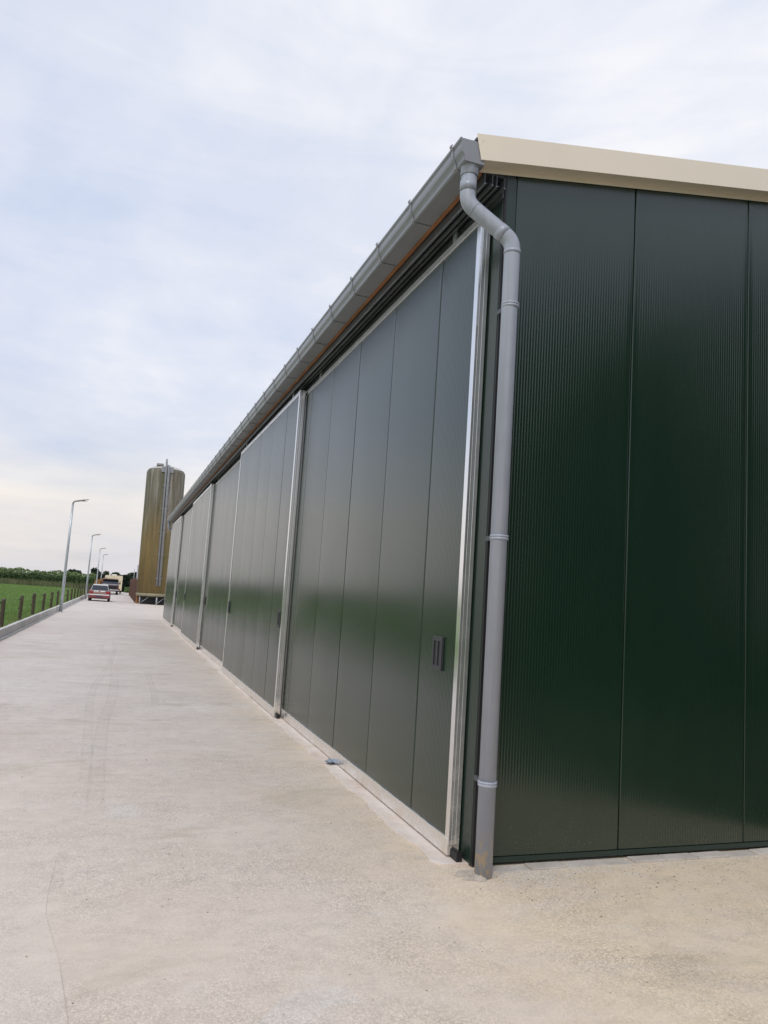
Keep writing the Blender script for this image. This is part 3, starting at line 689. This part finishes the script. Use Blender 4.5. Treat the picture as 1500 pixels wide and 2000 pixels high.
# grit lying on the concrete
V = []; F = []
for i in range(640):
    if i < 330: x = random.uniform(-3.2, 2.8); y = random.uniform(-2.6, 3.0)
    else: x = random.uniform(0.1, 2.6); y = -0.10-abs(random.gauss(0, 0.35))
    if x > -0.2 and y > -0.12: continue
    s = random.uniform(0.002, 0.0055)*(1.6 if random.random() < 0.06 else 1); b = len(V); a = random.random()*6.28
    for (px_, py_, pz_) in ((1, 0, 0), (-.4, .8, 0), (-.6, -.7, 0), (.1, .05, 0.8)):
        V.append((x+s*1.3*(px_*math.cos(a)-py_*math.sin(a)), y+s*(px_*math.sin(a)+py_*math.cos(a)), 0.0005+s*pz_))
    F += [(b, b+1, b+3), (b+1, b+2, b+3), (b+2, b, b+3)]
MAT['grit'] = simple('dark_grit', (0.24, 0.19, 0.145), 0.9, var=0.5, scale=9)
o = link('grit', np_mesh('grit', V, F, 'grit'), None); structure(o, 'stuff'); o['label'] = 'dark grit scattered on the concrete'; o['category'] = 'grit'

V = []; F = []
for i in range(1700):
    if i >= 1100: x = -0.198+random.gauss(0, 0.022); y = random.uniform(0.0, 5.5)
    elif i < 700: x = 0.12+abs(random.gauss(0.25, 0.30)); y = -0.115-abs(random.gauss(0, 0.10))
    else: x = random.uniform(0.1, 2.7); y = -0.108-abs(random.gauss(0, 0.05))
    s = random.uniform(0.0025, 0.0065); b = len(V); a = random.random()*6.28
    for (px_, py_, pz_) in ((1, 0, 0), (.1, .8, 0), (-.9, .2, 0), (-.2, -.8, 0), (.35, .1, .65), (-.4, 0, .6)):
        V.append((x+s*(px_*math.cos(a)-py_*math.sin(a)), y+s*(px_*math.sin(a)+py_*math.cos(a)), 0.0005+s*pz_*random.uniform(.7, 1.2)))
    F += [(b, b+1, b+4), (b+1, b+5, b+4), (b+1, b+2, b+5), (b+2, b+3, b+5), (b+3, b+4, b+5), (b+3, b, b+4)]
MAT['gravel'] = simple('pale_gravel', (0.56, 0.52, 0.47), 0.9, var=0.35, scale=60)
o = link('loose_gravel', np_mesh('loose_gravel', V, F, 'gravel'), None); structure(o, 'stuff'); o['label'] = 'pale loose gravel along the foot of the gable'; o['category'] = 'gravel'

# ------------------------------------------------------------------ opposite barn (seen as the dark slope mirrored in the gable)
ob = empty('black_barn', (0, -8.6, 0)); tag(ob, 'tall black timber barn behind the viewer, mirrored dark in the gable', 'barn')
bw0, bw1, be, br = 3.6, 22.0, 6.3, 10.95
MB().prism([(bw0+0.05, 0), (bw1-0.05, 0), (bw1-0.05, be-0.1), ((bw0+bw1)/2, br-0.25), (bw0+0.05, be-0.1)], 'y', -18, -0.06).build('wall', 'dark_board', ob)
slp = (br-be)/((bw1-bw0)/2)
k = 0; x = bw0
while x < bw1-0.01:
    x2 = min(x+0.5, bw1); f = lambda q: be-0.05+slp*(q-bw0 if q < (bw0+bw1)/2 else bw1-q)
    MB().prism([(x+0.004, 0.03), (x2-0.004, 0.03), (x2-0.004, f(x2)), (x+0.004, f(x))], 'y', -0.055, -0.025+0.006*(k % 2)).build('wall_board', 'dark_board', ob); x = x2; k += 1
for s_ in (0, 1):
    mid_ = (bw0+bw1)/2; xe = bw0-0.4 if s_ == 0 else bw1+0.4; ze = be-0.4*slp
    MB().prism([(xe, ze), (mid_, br+0.0), (mid_, br+0.16), (xe, ze+0.16)], 'y', -18.4, 0.35).build('roof', 'roof', ob)

# ------------------------------------------------------------------ silo
silo = empty('feed_silo', (0.66, 53.6, 0)); tag(silo, 'tall brown stained cylindrical feed silo on a low steel frame', 'silo')
silo.rotation_euler = (0, R(-1.0), 0)
SR = 1.40
MB().lathe([(SR-0.02, 0.80), (SR, 0.81), (SR, 4.0), (SR, 7.0), (SR, 9.75), (SR-0.03, 9.90), (SR-0.12, 10.02)], 48).build('shell', 'silo', silo)
MB().lathe([(SR-0.10, 10.02), (SR*0.75, 10.20), (SR*0.42, 10.33), (0.01, 10.40)], 48).build('dome', 'silo_dome', silo)
MB().lathe([(SR+0.015, 0.60), (SR+0.035, 0.61), (SR+0.035, 0.80), (SR+0.01, 0.815), (SR-0.05, 0.80), (SR-0.05, 0.60)], 48).build('base_ring', 'silo_ring', silo)
MB().lathe([(SR-0.06, 0.66), (SR*0.8, 0.50), (0.35, 0.16), (0.33, 0.08), (0.02, 0.08)], 32).build('hopper', 'dark_void', silo)
MB().box(-1.12, 1.12, -0.72, 1.12, 0.0, 0.60).build('shade_box', 'dark_void', silo)  # solid dark box standing in for the shade under the silo
MB().box(-0.75, -0.25, -0.9, -0.4, 10.26, 10.42).build('hatch', 'lamp_head', silo, 0.02)
for a in range(6):
    an = R(30+60*a); MB().tube([(math.cos(an)*(SR-0.09), math.sin(an)*(SR-0.09), 0.0), (math.cos(an)*(SR-0.09), math.sin(an)*(SR-0.09), 0.68)], 0.055, 10).build('leg', 'galv', silo)
    a2 = R(30+60*(a+1)); MB().tube([(math.cos(an)*(SR-0.09), math.sin(an)*(SR-0.09), 0.06), (math.cos(a2)*(SR-0.09)*0.6+math.cos(an)*(SR-0.09)*0.4, math.sin(a2)*(SR-0.09)*0.6+math.sin(an)*(SR-0.09)*0.4, 0.64)], 0.025, 8).build('brace', 'galv', silo)
pa = R(-90); pc, ps = math.cos(pa), math.sin(pa)
def along(off, r_): # point on shell at angle + tangential offset
    return (pc*r_-ps*off, ps*r_+pc*off)
x, y = along(-0.085, SR+0.08)
fp = MB().tube(arc([(x, y, 1.35), (x, y, 10.55), (x*0.92, y*0.75, 10.75), (x*0.75, y*0.45, 10.45)], 0.12), 0.068, 14).build('fill_pipe', 'chute', silo)
x, y = along(0.10, SR+0.09)
MB().tube(arc([(x, y, 1.38), (x, y, 10.20), (x*0.7, y*0.6, 10.28)], 0.12), 0.085, 14).build('vent_pipe', 'chute', silo)
for z in (1.9, 3.6, 5.3, 7.0, 8.7):
    m = MB(); (xa, ya), (xb, yb) = along(-0.24, SR-0.02), along(0.28, SR-0.02); (xc, yc), (xd, yd) = along(-0.24, SR+0.11), along(0.28, SR+0.11)
    m.add([(xa, ya, z), (xb, yb, z), (xd, yd, z), (xc, yc, z), (xa, ya, z+.05), (xb, yb, z+.05), (xd, yd, z+.05), (xc, yc, z+.05)], [(0, 3, 2, 1), (4, 5, 6, 7), (0, 1, 5, 4), (1, 2, 6, 5), (2, 3, 7, 6), (3, 0, 4, 7)]).build('pipe_strap', 'lamp_head', silo)
(xa, ya) = along(0.02, SR+0.012); m = MB(); m.box(xa-0.42, xa+0.42, ya-0.02, ya+0.14, 9.72, 10.12); m.build('pipe_guard', 'chute', silo)

# low timber bunker wall beside the silo, red-brown boards
bf = empty('board_fence', (-0.66, 55.2, 0)); tag(bf, 'red-brown upright board fence running back from the silo', 'fence')
i = 0; y = 0.0
while y < 36:
    h = 1.62+random.uniform(-.07, .12); mt = 'bright_board' if i in (4, 5, 9) else 'rust_board'
    MB().box(-0.02, 0.02, 0.006, random.choice((0.16, 0.20, 0.225)), 0.02, h).build('board', mt, bf).location = (random.uniform(-.015, .015), y, 0)
    if i % 10 == 0: MB().box(-0.13, -0.03, 0.05, 0.15, 0, h+0.18).build('post', 'rust_board', bf).location = (0, y, 0)
    y += 0.25; i += 1
for z in (0.45, 1.3): MB().box(0.025, 0.065, 0, 36, z, z+0.09).build('rail', 'rust_board', bf)
lw = empty('timber_bunker', (-0.72, 53.9, 0)); tag(lw, 'low stacked timber sleepers at the foot of the silo', 'wall')
for k in range(5): MB().box(0, 0.26, 0, 1.15, k*0.148+0.002, k*0.148+0.146).build('sleeper', 'orange_wood', lw, 0.008).location = (random.uniform(-.01, .01), random.uniform(-.02, .02), 0)
for (x, y, h, lab) in ((-0.55, 66.0, 3.05, 'thick pale grey pole standing behind the board fence'), (-0.62, 78.0, 2.9, 'thin far pole behind the end of the board fence')):
    t_ = empty('grey_pole', (x, y, 0)); tag(t_, lab, 'pole')
    r_ = 0.075 if y < 70 else 0.03
    MB().tube([(0, 0, 0), (0, 0, h)], [r_, r_*0.85], 10).build('pole', 'pole_grey', t_); MB().lathe([(r_*0.9, h), (r_*0.95, h+0.02), (0.01, h+0.05)], 10).build('cap', 'pole_grey', t_)

# ------------------------------------------------------------------ street lamps
def lamp():
    e = empty('street_lamp')
    MB().tube([(0, 0, 0.02), (0, 0, 1.2), (0, 0, 3.0), (0, 0, 4.78)], [0.072, 0.066, 0.054, 0.044], 16).build('pole', 'galv', e)
    MB().lathe([(0.01, 0.022), (0.12, 0.022), (0.12, 0.0)], 16).build('base_plate', 'galv', e)
    MB().box(-0.03, 0.03, -0.080, -0.06, 0.55, 0.85).build('service_door', 'galv', e, 0.004)
    MB().tube(arc([(0, 0, 4.70), (0, 0, 4.93), (0.48, 0, 5.04)], 0.12), 0.038, 12).build('arm', 'lamp_head', e)
    m = MB(); n = 7
    prof = [(0.0, 0.05, 0.030), (0.08, 0.085, 0.034), (0.22, 0.095, 0.028), (0.36, 0.085, 0.020), (0.43, 0.05, 0.010)]
    vs = []; fs = []
    for (x, hw, hh) in prof:
        for (a, b) in ((-1, -.6), (-1, .2), (-.5, 1), (.5, 1), (1, .2), (1, -.6)): vs.append((0.22+x, a*hw, 4.985+x*0.22+b*hh))
    for i in range(len(prof)-1):
        for k in range(6): fs.append((i*6+k, i*6+(k+1) % 6, (i+1)*6+(k+1) % 6, (i+1)*6+k))
    fs += [tuple(range(6)), tuple(range(24, 30))[::-1]]
    hd = m.add(vs, fs, True).build('lamp_head', 'lamp_head', e)
    MB().box(0.28, 0.58, -0.06, 0.06, 4.972, 4.984).build('lens', 'white_paint', hd)
    return e
l0 = lamp()
labs = ['tallest nearest galvanised street lamp by the kerb and fence posts', 'second galvanised street lamp, just left of the parked car', 'third street lamp from the front, above the brown trailer', 'farthest and smallest galvanised street lamp along the drive']
for i, y in enumerate((31.7, 57.5, 82.8, 102.4)):
    o = l0 if i == 0 else copy_tree(l0)
    o.location = (-4.33, y, 0.0); tag(o, labs[i], 'street lamp', 'street lamps along the kerb')

# ------------------------------------------------------------------ wire fence with round posts
fen = empty('post_fence', (-5.0, 15.0, 0)); tag(fen, 'row of weathered wooden fence posts beside the green field', 'fence')
for i in range(25):
    y = 0.15+4.0*i; h = 0.80+random.uniform(-.03, .04); r0 = random.uniform(0.050, 0.064); n = 9
    m = MB(); lean = random.uniform(-.02, .02)
    m.tube([(0, 0, -0.1), (lean*0.4, 0, 0.3), (lean, 0.0, h)], [r0*1.05, r0, r0*0.97], n, False)
    p = m.build('post', 'post', fen); p.location = (random.uniform(-.02, .02), y-0.0 if i == 0 else y, 0); p.rotation_euler = (0, 0, random.random()*6)
    MB().lathe([(r0*1.02, h-0.035), (r0*1.02, h), (0.8*r0, h+0.012), (0.002, h+0.016)], n, lean, 0).build('post_top', 'lichen_top', p)
    for hz in (0.70, 0.42):
        ins = MB().box(-0.03, 0.03, -0.012, 0.012, -0.02, 0.02).build('insulator', 'black', p); ins.location = (lean-r0*math.cos(p.rotation_euler.z)-0.01*math.cos(p.rotation_euler.z), r0*math.sin(p.rotation_euler.z), hz); ins.rotation_euler = (0, 0, -p.rotation_euler.z)
for z in (0.70, 0.42):
    pts = []
    for i in range(25):
        pts.append((-0.085, 0.15+4*i, z));
        if i < 24: pts.append((-0.085, 2.15+4*i, z-0.02))
    MB().tube(pts, 0.0016, 5).build('wire', 'wire', fen)

# ------------------------------------------------------------------ car
def wheel(parent, x, y, r=0.29, w=0.18):
    s = 1 if x > 0 else -1
    t_ = MB().lathe([(r*0.60, x-w/2), (r*0.93, x-w/2), (r, x-w*0.36), (r, x+w*0.36), (r*0.93, x+w/2), (r*0.60, x+w/2), (r*0.58, x)], 20, y, r, True, 'x').build('wheel', 'tyre', parent)
    MB().lathe([(0.01, x+s*w*0.36), (r*0.2, x+s*w*0.38), (r*0.52, x+s*w*0.34), (r*0.60, x+s*w*0.46)], 16, y, r, True, 'x').build('rim', 'rim', t_)
    return t_
def loft(stations, smooth=True):
    m = MB(); n = len(stations[0][1]); vs = []; fs = []
    for y, ring in stations: vs += [(x, y, z) for x, z in ring]
    for i in range(len(stations)-1):
        for k in range(n): fs.append((i*n+k, i*n+(k+1) % n, (i+1)*n+(k+1) % n, (i+1)*n+k))
    m.add(vs, fs, smooth); m.add(stations[0][1] and [(x, stations[0][0], z) for x, z in stations[0][1]], [tuple(range(n))[::-1]]); m.add([(x, stations[-1][0], z) for x, z in stations[-1][1]], [tuple(range(n))]); return m
def ring(hw, z0, z1, tuck=0.06, shoulder=0.05):
    zm = (z0+z1)/2
    pr = [(hw-tuck, z0), (hw-0.012, z0+0.05), (hw, zm), (hw-0.015, z1-0.06), (hw-shoulder, z1)]
    return pr+[(-x, z) for x, z in pr[::-1]]
car = empty('hatchback_car', (-3.27, 53.1, 0)); car.scale = (0.93, 0.93, 0.93); tag(car, 'small red and white striped hatchback seen from behind on the drive', 'car')
loft([(0.0, ring(0.70, 0.30, 0.72)), (0.05, ring(0.76, 0.24, 0.80)), (0.6, ring(0.79, 0.20, 0.82)), (1.6, ring(0.80, 0.19, 0.81)), (2.5, ring(0.79, 0.20, 0.78)), (3.3, ring(0.76, 0.22, 0.70)), (3.62, ring(0.68, 0.28, 0.62))]).build('body', 'red_paint', car)
def quad(name, pts, mat, parent, th=0.012):
    o = MB().add(pts, [(0, 1, 2, 3)]).build(name, mat, parent); so = o.modifiers.new('thick', 'SOLIDIFY'); so.thickness = th; so.offset = 0; return o
cabin = loft([(0.12, [(0.69, 0.79), (0.665, 0.835), (-0.665, 0.835), (-0.69, 0.79)]), (0.50, [(0.71, 0.80), (0.545, 1.235), (-0.545, 1.235), (-0.71, 0.80)]), (1.75, [(0.72, 0.79), (0.56, 1.26), (-0.56, 1.26), (-0.72, 0.79)]), (2.45, [(0.70, 0.76), (0.64, 0.86), (-0.64, 0.86), (-0.70, 0.76)])], False)
cabin.build('cabin', 'silver_paint', car)
loft([(0.42, [(0.545, 1.225), (0.52, 1.275), (-0.52, 1.275), (-0.545, 1.225)]), (1.80, [(0.56, 1.25), (0.53, 1.305), (-0.53, 1.305), (-0.56, 1.25)])], False).build('roof', 'white_paint', car, 0.01)
def rear(x, t): # on the sloping tailgate; t from 0 (belt) to 1 (roof)
    return (x, 0.185+0.28*t if t > 0.34 else 0.185+0.02*t, 0.80+0.435*t)
quad('rear_window', [(-0.615, 0.135, 0.865), (0.615, 0.135, 0.865), (0.515, 0.435, 1.205), (-0.515, 0.435, 1.205)], 'glass', car, 0.03)
for s in (-1, 1):
    quad('side_window', [(s*0.705, 0.62, 0.845), (s*0.715, 1.30, 0.845), (s*0.590, 1.30, 1.19), (s*0.583, 0.68, 1.19)], 'glass', car, 0.02)
    quad('side_window', [(s*0.715, 1.36, 0.845), (s*0.712, 2.15, 0.845), (s*0.600, 1.80, 1.19), (s*0.591, 1.36, 1.19)], 'glass', car, 0.02)
    MB().box(min(s*0.49, s*0.735), max(s*0.49, s*0.735), -0.012, 0.06, 0.60, 0.745).build('tail_light', 'red_lens', car, 0.01)
    MB().box(min(s*0.06, s*0.42), max(s*0.06, s*0.42), -0.010, 0.08, 0.735, 0.812).build('stripe', 'white_paint', car, 0.004)
    MB().box(min(s*0.78, s*0.86), max(s*0.78, s*0.86), 2.0, 2.10, 0.80, 0.90).build('mirror', 'red_paint', car, 0.02)
MB().box(-0.74, 0.74, -0.07, 0.05, 0.47, 0.545).build('bumper_strip', 'white_paint', car, 0.015)
MB().box(-0.75, 0.75, -0.055, 0.10, 0.27, 0.465).build('bumper', 'red_paint', car, 0.02)
MB().box(-0.26, 0.26, -0.062, -0.0555, 0.33, 0.44).build('number_plate', 'plate', car)
MB().box(-0.58, 0.58, 0.0, 0.16, 0.20, 0.268).build('rear_valance', 'tyre', car)
MB().box(-0.44, 0.44, -0.015, 0.03, 0.60, 0.70).build('tailgate_panel', 'tan', car, 0.006)
quad('windscreen', [(-0.64, 2.40, 0.89), (0.64, 2.40, 0.89), (0.53, 1.83, 1.24), (-0.53, 1.83, 1.24)], 'glass', car, 0.03)
for (x, y) in ((-0.70, 0.62), (0.70, 0.62), (-0.70, 2.98), (0.70, 2.98)): wheel(car, x, y)

# ------------------------------------------------------------------ off-road truck facing us
trk = empty('pickup_truck', (-2.92, 84.5, 0)); tag(trk, 'dark pickup truck with tan roof facing the camera behind the hatchback', 'truck')
loft([(0.0, ring(0.88, 0.42, 0.98)), (0.08, ring(0.92, 0.38, 1.06)), (1.2, ring(0.94, 0.38, 1.12)), (4.3, ring(0.94, 0.40, 1.12))], False).build('body', 'dark_paint', trk)
loft([(0.12, [(0.78, 1.05), (0.74, 1.12), (-0.74, 1.12), (-0.78, 1.05)]), (1.15, [(0.84, 1.10), (0.80, 1.19), (-0.80, 1.19), (-0.84, 1.10)])], False).build('bonnet', 'silver_paint', trk, 0.02)
loft([(1.10, [(0.90, 1.12), (0.88, 1.16), (-0.88, 1.16), (-0.90, 1.12)]), (1.45, [(0.90, 1.12), (0.80, 1.68), (-0.80, 1.68), (-0.90, 1.12)]), (2.7, [(0.90, 1.12), (0.80, 1.70), (-0.80, 1.70), (-0.90, 1.12)])], False).build('cab', 'dark_paint', trk)
quad('windscreen', [(-0.80, 1.14, 1.21), (0.80, 1.14, 1.21), (0.73, 1.40, 1.60), (-0.73, 1.40, 1.60)], 'glass', trk, 0.03)
MB().box(-0.84, 0.84, 1.28, 2.75, 1.685, 1.80).build('roof', 'tan', trk, 0.04)
MB().box(-0.82, 0.82, 1.20, 1.36, 1.60, 1.68).build('sun_visor', 'tyre', trk, 0.01)
MB().box(-0.70, 0.70, -0.03, 0.02, 0.62, 0.96).build('grille', 'tyre', trk, 0.01)
for s in (-1, 1):
    h_ = MB().lathe([(0.01, 0), (0.09, 0.004), (0.105, 0.03)], 14).build('headlight', 'white_paint', trk); h_.matrix_world = Matrix.Translation((trk.location.x+s*0.52, trk.location.y-0.05, 0.82)) @ Matrix.Rotation(R(-90), 4, 'X')
    MB().box(min(s*0.93, s*1.08), max(s*0.93, s*1.08), 1.25, 1.33, 1.18, 1.42).build('mirror', 'tyre', trk, 0.02)
    quad('side_window', [(s*0.895, 1.62, 1.20), (s*0.895, 2.55, 1.20), (s*0.815, 2.55, 1.60), (s*0.815, 1.62, 1.60)], 'glass', trk, 0.02)
MB().box(-0.92, 0.92, -0.12, 0.05, 0.46, 0.60).build('bumper', 'silver_paint', trk, 0.02)
MB().box(-0.22, 0.22, -0.128, -0.1205, 0.47, 0.57).build('number_plate', 'white_paint', trk)
for (x, y) in ((-0.78, 0.75), (0.78, 0.75), (-0.78, 3.5), (0.78, 3.5)): wheel(trk, x, y, 0.38, 0.24)
# cream box trailer behind
def trailer(name, loc, hw, ln, z0, z1, mat, label, rnd=0.12, roofvent=True):
    e = empty(name, loc); tag(e, label, 'trailer')
    ringp = [(hw, z0), (hw, z1-rnd), (hw-rnd*0.3, z1-rnd*0.3), (hw-rnd, z1), (-hw+rnd, z1), (-hw+rnd*0.3, z1-rnd*0.3), (-hw, z1-rnd), (-hw, z0)]
    loft([(0, ringp), (ln, ringp)], False).build('box_body', mat, e, 0.01)
    MB().box(-hw*0.9, hw*0.9, 0.05, ln-0.05, z0-0.12, z0-0.004).build('chassis', 'tyre', e)
    for s in (-1, 1):
        for q in (0.45, 0.62): wheel(e, s*(hw-0.12), ln*q, 0.30, 0.18)
        MB().box(min(s*hw*0.6, s*hw*0.85), max(s*hw*0.6, s*hw*0.85), -0.02, -0.002, z0+0.06, z0+0.20).build('tail_light', 'red_lens', e)
    MB().box(-0.012, 0.012, -0.012, -0.002, z0+0.25, z1-0.15).build('door_seam', 'tan', e)
    MB().box(-hw+0.05, hw-0.05, -0.016, -0.003, z0+(z1-z0)*0.62, z0+(z1-z0)*0.62+0.04).build('trim_strip', 'tan', e)
    if roofvent: MB().box(-0.3, 0.3, 1.0, 1.6, z1+0.002, z1+0.14).build('roof_vent', 'white_paint', e, 0.03)
    return e
trailer('box_trailer', (-2.66, 93.0, 0), 1.02, 5.0, 0.42, 2.22, 'cream', 'cream box trailer parked behind the dark pickup truck')
e = empty('dropside_trailer', (-4.02, 86.8, 0)); tag(e, 'orange-brown dropside trailer showing left of the dark pickup', 'trailer')
MB().box(-0.62, 0.62, 0, 4.2, 0.62, 0.74).build('bed', 'orange_wood', e)
for k in range(4):
    MB().box(-0.64, -0.60, 0.0, 4.2, 0.745+k*0.17, 0.745+k*0.17+0.16).build('side_board', 'orange_wood', e); MB().box(0.60, 0.64, 0.0, 4.2, 0.745+k*0.17, 0.745+k*0.17+0.16).build('side_board', 'orange_wood', e)
    MB().box(-0.595, 0.595, -0.04, 0.0, 0.745+k*0.17, 0.745+k*0.17+0.16).build('tail_board', 'orange_wood', e)
MB().prism([(-0.64, 1.43), (0.64, 1.43), (0.64, 1.86), (-0.64, 1.50)], 'y', 0.1, 4.1).build('load', 'orange_wood', e)
for s in (-1, 1): wheel(e, s*0.5, 2.1, 0.31, 0.18)

# ------------------------------------------------------------------ vegetation
def leaves(centers, size, tilt=1.0):
    """one kite per centre, random orientation"""
    n = len(centers); a = rng.normal(size=(n, 3)); a /= np.linalg.norm(a, axis=1)[:, None]; b = rng.normal(size=(n, 3)); b -= a*(a*b).sum(1)[:, None]; b /= np.linalg.norm(b, axis=1)[:, None]
    s = (size*rng.uniform(0.6, 1.4, n))[:, None]; C = np.asarray(centers)
    V = np.stack([C-a*s, C+b*s*0.55, C+a*s, C-b*s*0.55], 1).reshape(-1, 3); F = np.arange(4*n).reshape(n, 4); return V, F
def hedge(name, p0, p1, depth, height, n, size, mat, label, cat='hedge', wob=0.15, base=0.1):
    e = empty(name, (p0[0], p0[1], 0)); tag(e, label, cat)
    L = math.hypot(p1[0]-p0[0], p1[1]-p0[1]); ux, uy = (p1[0]-p0[0])/L, (p1[1]-p0[1])/L
    t = rng.uniform(0, L, n); ph = rng.uniform(0, 6, 4)
    H = height*(1+wob*(0.5*np.sin(t*0.9+ph[0])+0.35*np.sin(t*2.3+ph[1])+0.3*np.sin(t*5.1+ph[2])))
    u = rng.uniform(-1, 1, n); z = base+H*rng.uniform(0, 1, n)**0.75
    shell = rng.uniform(size=n) < 0.6; w = np.where(shell, np.sign(u)*(0.8+0.25*np.abs(u)), u)*depth/2*(1-0.25*(z/H)**3)*(1+0.2*np.sin(t*3.1+ph[3]))
    C = np.stack([ux*t-uy*w, uy*t+ux*w, z], 1)
    V, F = leaves(C, size); link('foliage', np_mesh('foliage', V, F, mat), None, e)
    core_ = MB(); q = 40
    vs = []; 
    for k in range(q+1):
        tt = L*k/q; hh = height*0.86
        for (w_, z_) in ((-depth*0.34, 0.0), (-depth*0.30, hh), (depth*0.30, hh), (depth*0.34, 0.0)): vs.append((ux*tt-uy*w_, uy*tt+ux*w_, z_))
    core_.add(vs, [(k*4+j, k*4+j+1, k*4+5+j, k*4+4+j) for k in range(q) for j in range(3)]).build('branches', mat, e)
    return e
def tree(name, loc, h, rx, label, mat='tree', n=2600, size=0.30, trunk_h=None, group=None, seed=0):
    e = empty(name, loc); tag(e, label, 'tree', group); r_ = random.Random(seed)
    th = trunk_h or h*0.35; m = MB(); m.tube([(0, 0, -0.1), (0.05, 0, th), (0.1, 0.05, h*0.75)], [h*0.035, h*0.025, h*0.008], 9)
    for k in range(6):
        a = k*1.05+r_.random(); m.tube([(0.05, 0, th*(0.8+0.07*k)), (math.cos(a)*rx*0.4, math.sin(a)*rx*0.4, th+h*0.12+0.05*k*h), (math.cos(a)*rx*0.75, math.sin(a)*rx*0.75, th+h*0.25+0.05*k*h)], [h*0.014, h*0.009, h*0.003], 6)
    m.build('trunk', 'bark', e)
    cl_ = []; nc = 26
    for k in range(nc):
        a = r_.uniform(0, 6.28); zz = r_.uniform(0.30, 0.93)*h; rr = rx*math.sqrt(max(0.05, 1-((zz/h-0.55)/0.48)**2))*r_.uniform(0.35, 0.95); cl_.append((math.cos(a)*rr, math.sin(a)*rr, zz, rx*r_.uniform(0.22, 0.40)))
    C = []
    for (x, y, z, r0) in cl_:
        d = rng.normal(size=(n//nc, 3)); d /= np.linalg.norm(d, axis=1)[:, None]; C.append(np.array((x, y, z))+d*r0*(rng.uniform(0.3, 1.05, n//nc)**0.6)[:, None]*np.array((1, 1, 0.75)))
    V, F = leaves(np.concatenate(C), size); link('crown', np_mesh('crown', V, F, mat), None, e); return e
hedge('field_hedge', (-90, 122.5), (-4.9, 122.5), 2.2, 1.66, 26000, 0.15, 'hedge', 'long dark green hedge along the far edge of the field')
hedge('bush_row', (-95, 131), (-5.5, 131), 3.5, 2.20, 26000, 0.18, 'hedge_lt', 'lighter green bushes rising behind the dark field hedge', 'bushes', 0.10, 0.3)
hedge('conifer_hedge', (-2.2, 113.5), (1.8, 113.5), 2.0, 2.2, 5000, 0.12, 'conifer', 'dark clipped conifer hedge closing the end of the drive')
hedge('garden_shrub', (-1.15, 108.6), (0.1, 108.6), 1.1, 0.85, 900, 0.09, 'hedge_lt', 'small light green shrub at the foot of the dark conifer hedge', 'shrub', 0.3, 0.0)
spots = [(-12.6, 190, 3.5, 1.8, 'small round dark tree standing above the field hedge'), (-7.0, 205, 4.3, 2.6, 'broad dark tree just right of the nearest street lamp'), (-2.6, 215, 3.7, 1.9, 'small dark tree left of the second street lamp'), (2.0, 215, 3.9, 2.3, 'dark tree between the second and third street lamps'), (9.5, 230, 3.6, 3.4, 'low wide dark tree behind the farthest street lamps'), (17.0, 240, 3.6, 3.0, 'low dark tree peeping over the cream trailer')]
for i, (x, y, h, rx, lb) in enumerate(spots): tree('round_tree', (x, y, 0), h, rx, lb, seed=i, size=0.42, group='trees on the horizon')
# reeds and long grass in front of the hedge
n = 9000; x = rng.uniform(-90, -4.8, n); y = rng.uniform(118.6, 121.4, n); h = rng.uniform(0.5, 1.15, n); w = rng.uniform(0.03, 0.07, n); lx = rng.normal(0, 0.18, n)
V = np.stack([np.stack([x-w, y, 0*x], 1), np.stack([x+w, y, 0*x], 1), np.stack([x+lx, y+rng.normal(0, .1, n), h], 1)], 1).reshape(-1, 3)
o = link('long_grass', np_mesh('long_grass', V, np.arange(3*n).reshape(n, 3), 'reed'), None); structure(o, 'stuff'); o['label'] = 'pale long grass and reeds before the far hedge'; o['category'] = 'long grass'
# crop blades over the field
def blades(n, xr, yr, hr, wr, pw=1.0):
    y = yr[0]+(yr[1]-yr[0])*rng.uniform(0, 1, n)**pw; x = xr[0]+(xr[1]-xr[0])*rng.uniform(0, 1, n)
    h = rng.uniform(*hr, n); w = rng.uniform(*wr, n); a = rng.uniform(0, 3.14, n); lx, ly = rng.normal(0, .4, n)*h, rng.normal(0, .4, n)*h
    return np.stack([np.stack([x-w*np.cos(a), y-w*np.sin(a), 0*x-.02], 1), np.stack([x+w*np.cos(a), y+w*np.sin(a), 0*x-.02], 1), np.stack([x+lx, y+ly, h], 1)], 1)
B = [blades(60000, (-12, -5.4), (14, 45), (0.06, 0.16), (0.005, 0.012)), blades(60000, (-18, -5.3), (30, 118), (0.07, 0.17), (0.010, 0.022)), blades(9000, (-5.5, -4.68), (12, 70), (0.04, 0.14), (0.005, 0.011))]
B = np.concatenate(B); o = link('crop_grass', np_mesh('crop_grass', B.reshape(-1, 3), np.arange(3*len(B)).reshape(-1, 3), 'blade'), None); structure(o, 'stuff'); o['label'] = 'short green crop growing in the field'; o['category'] = 'grass'
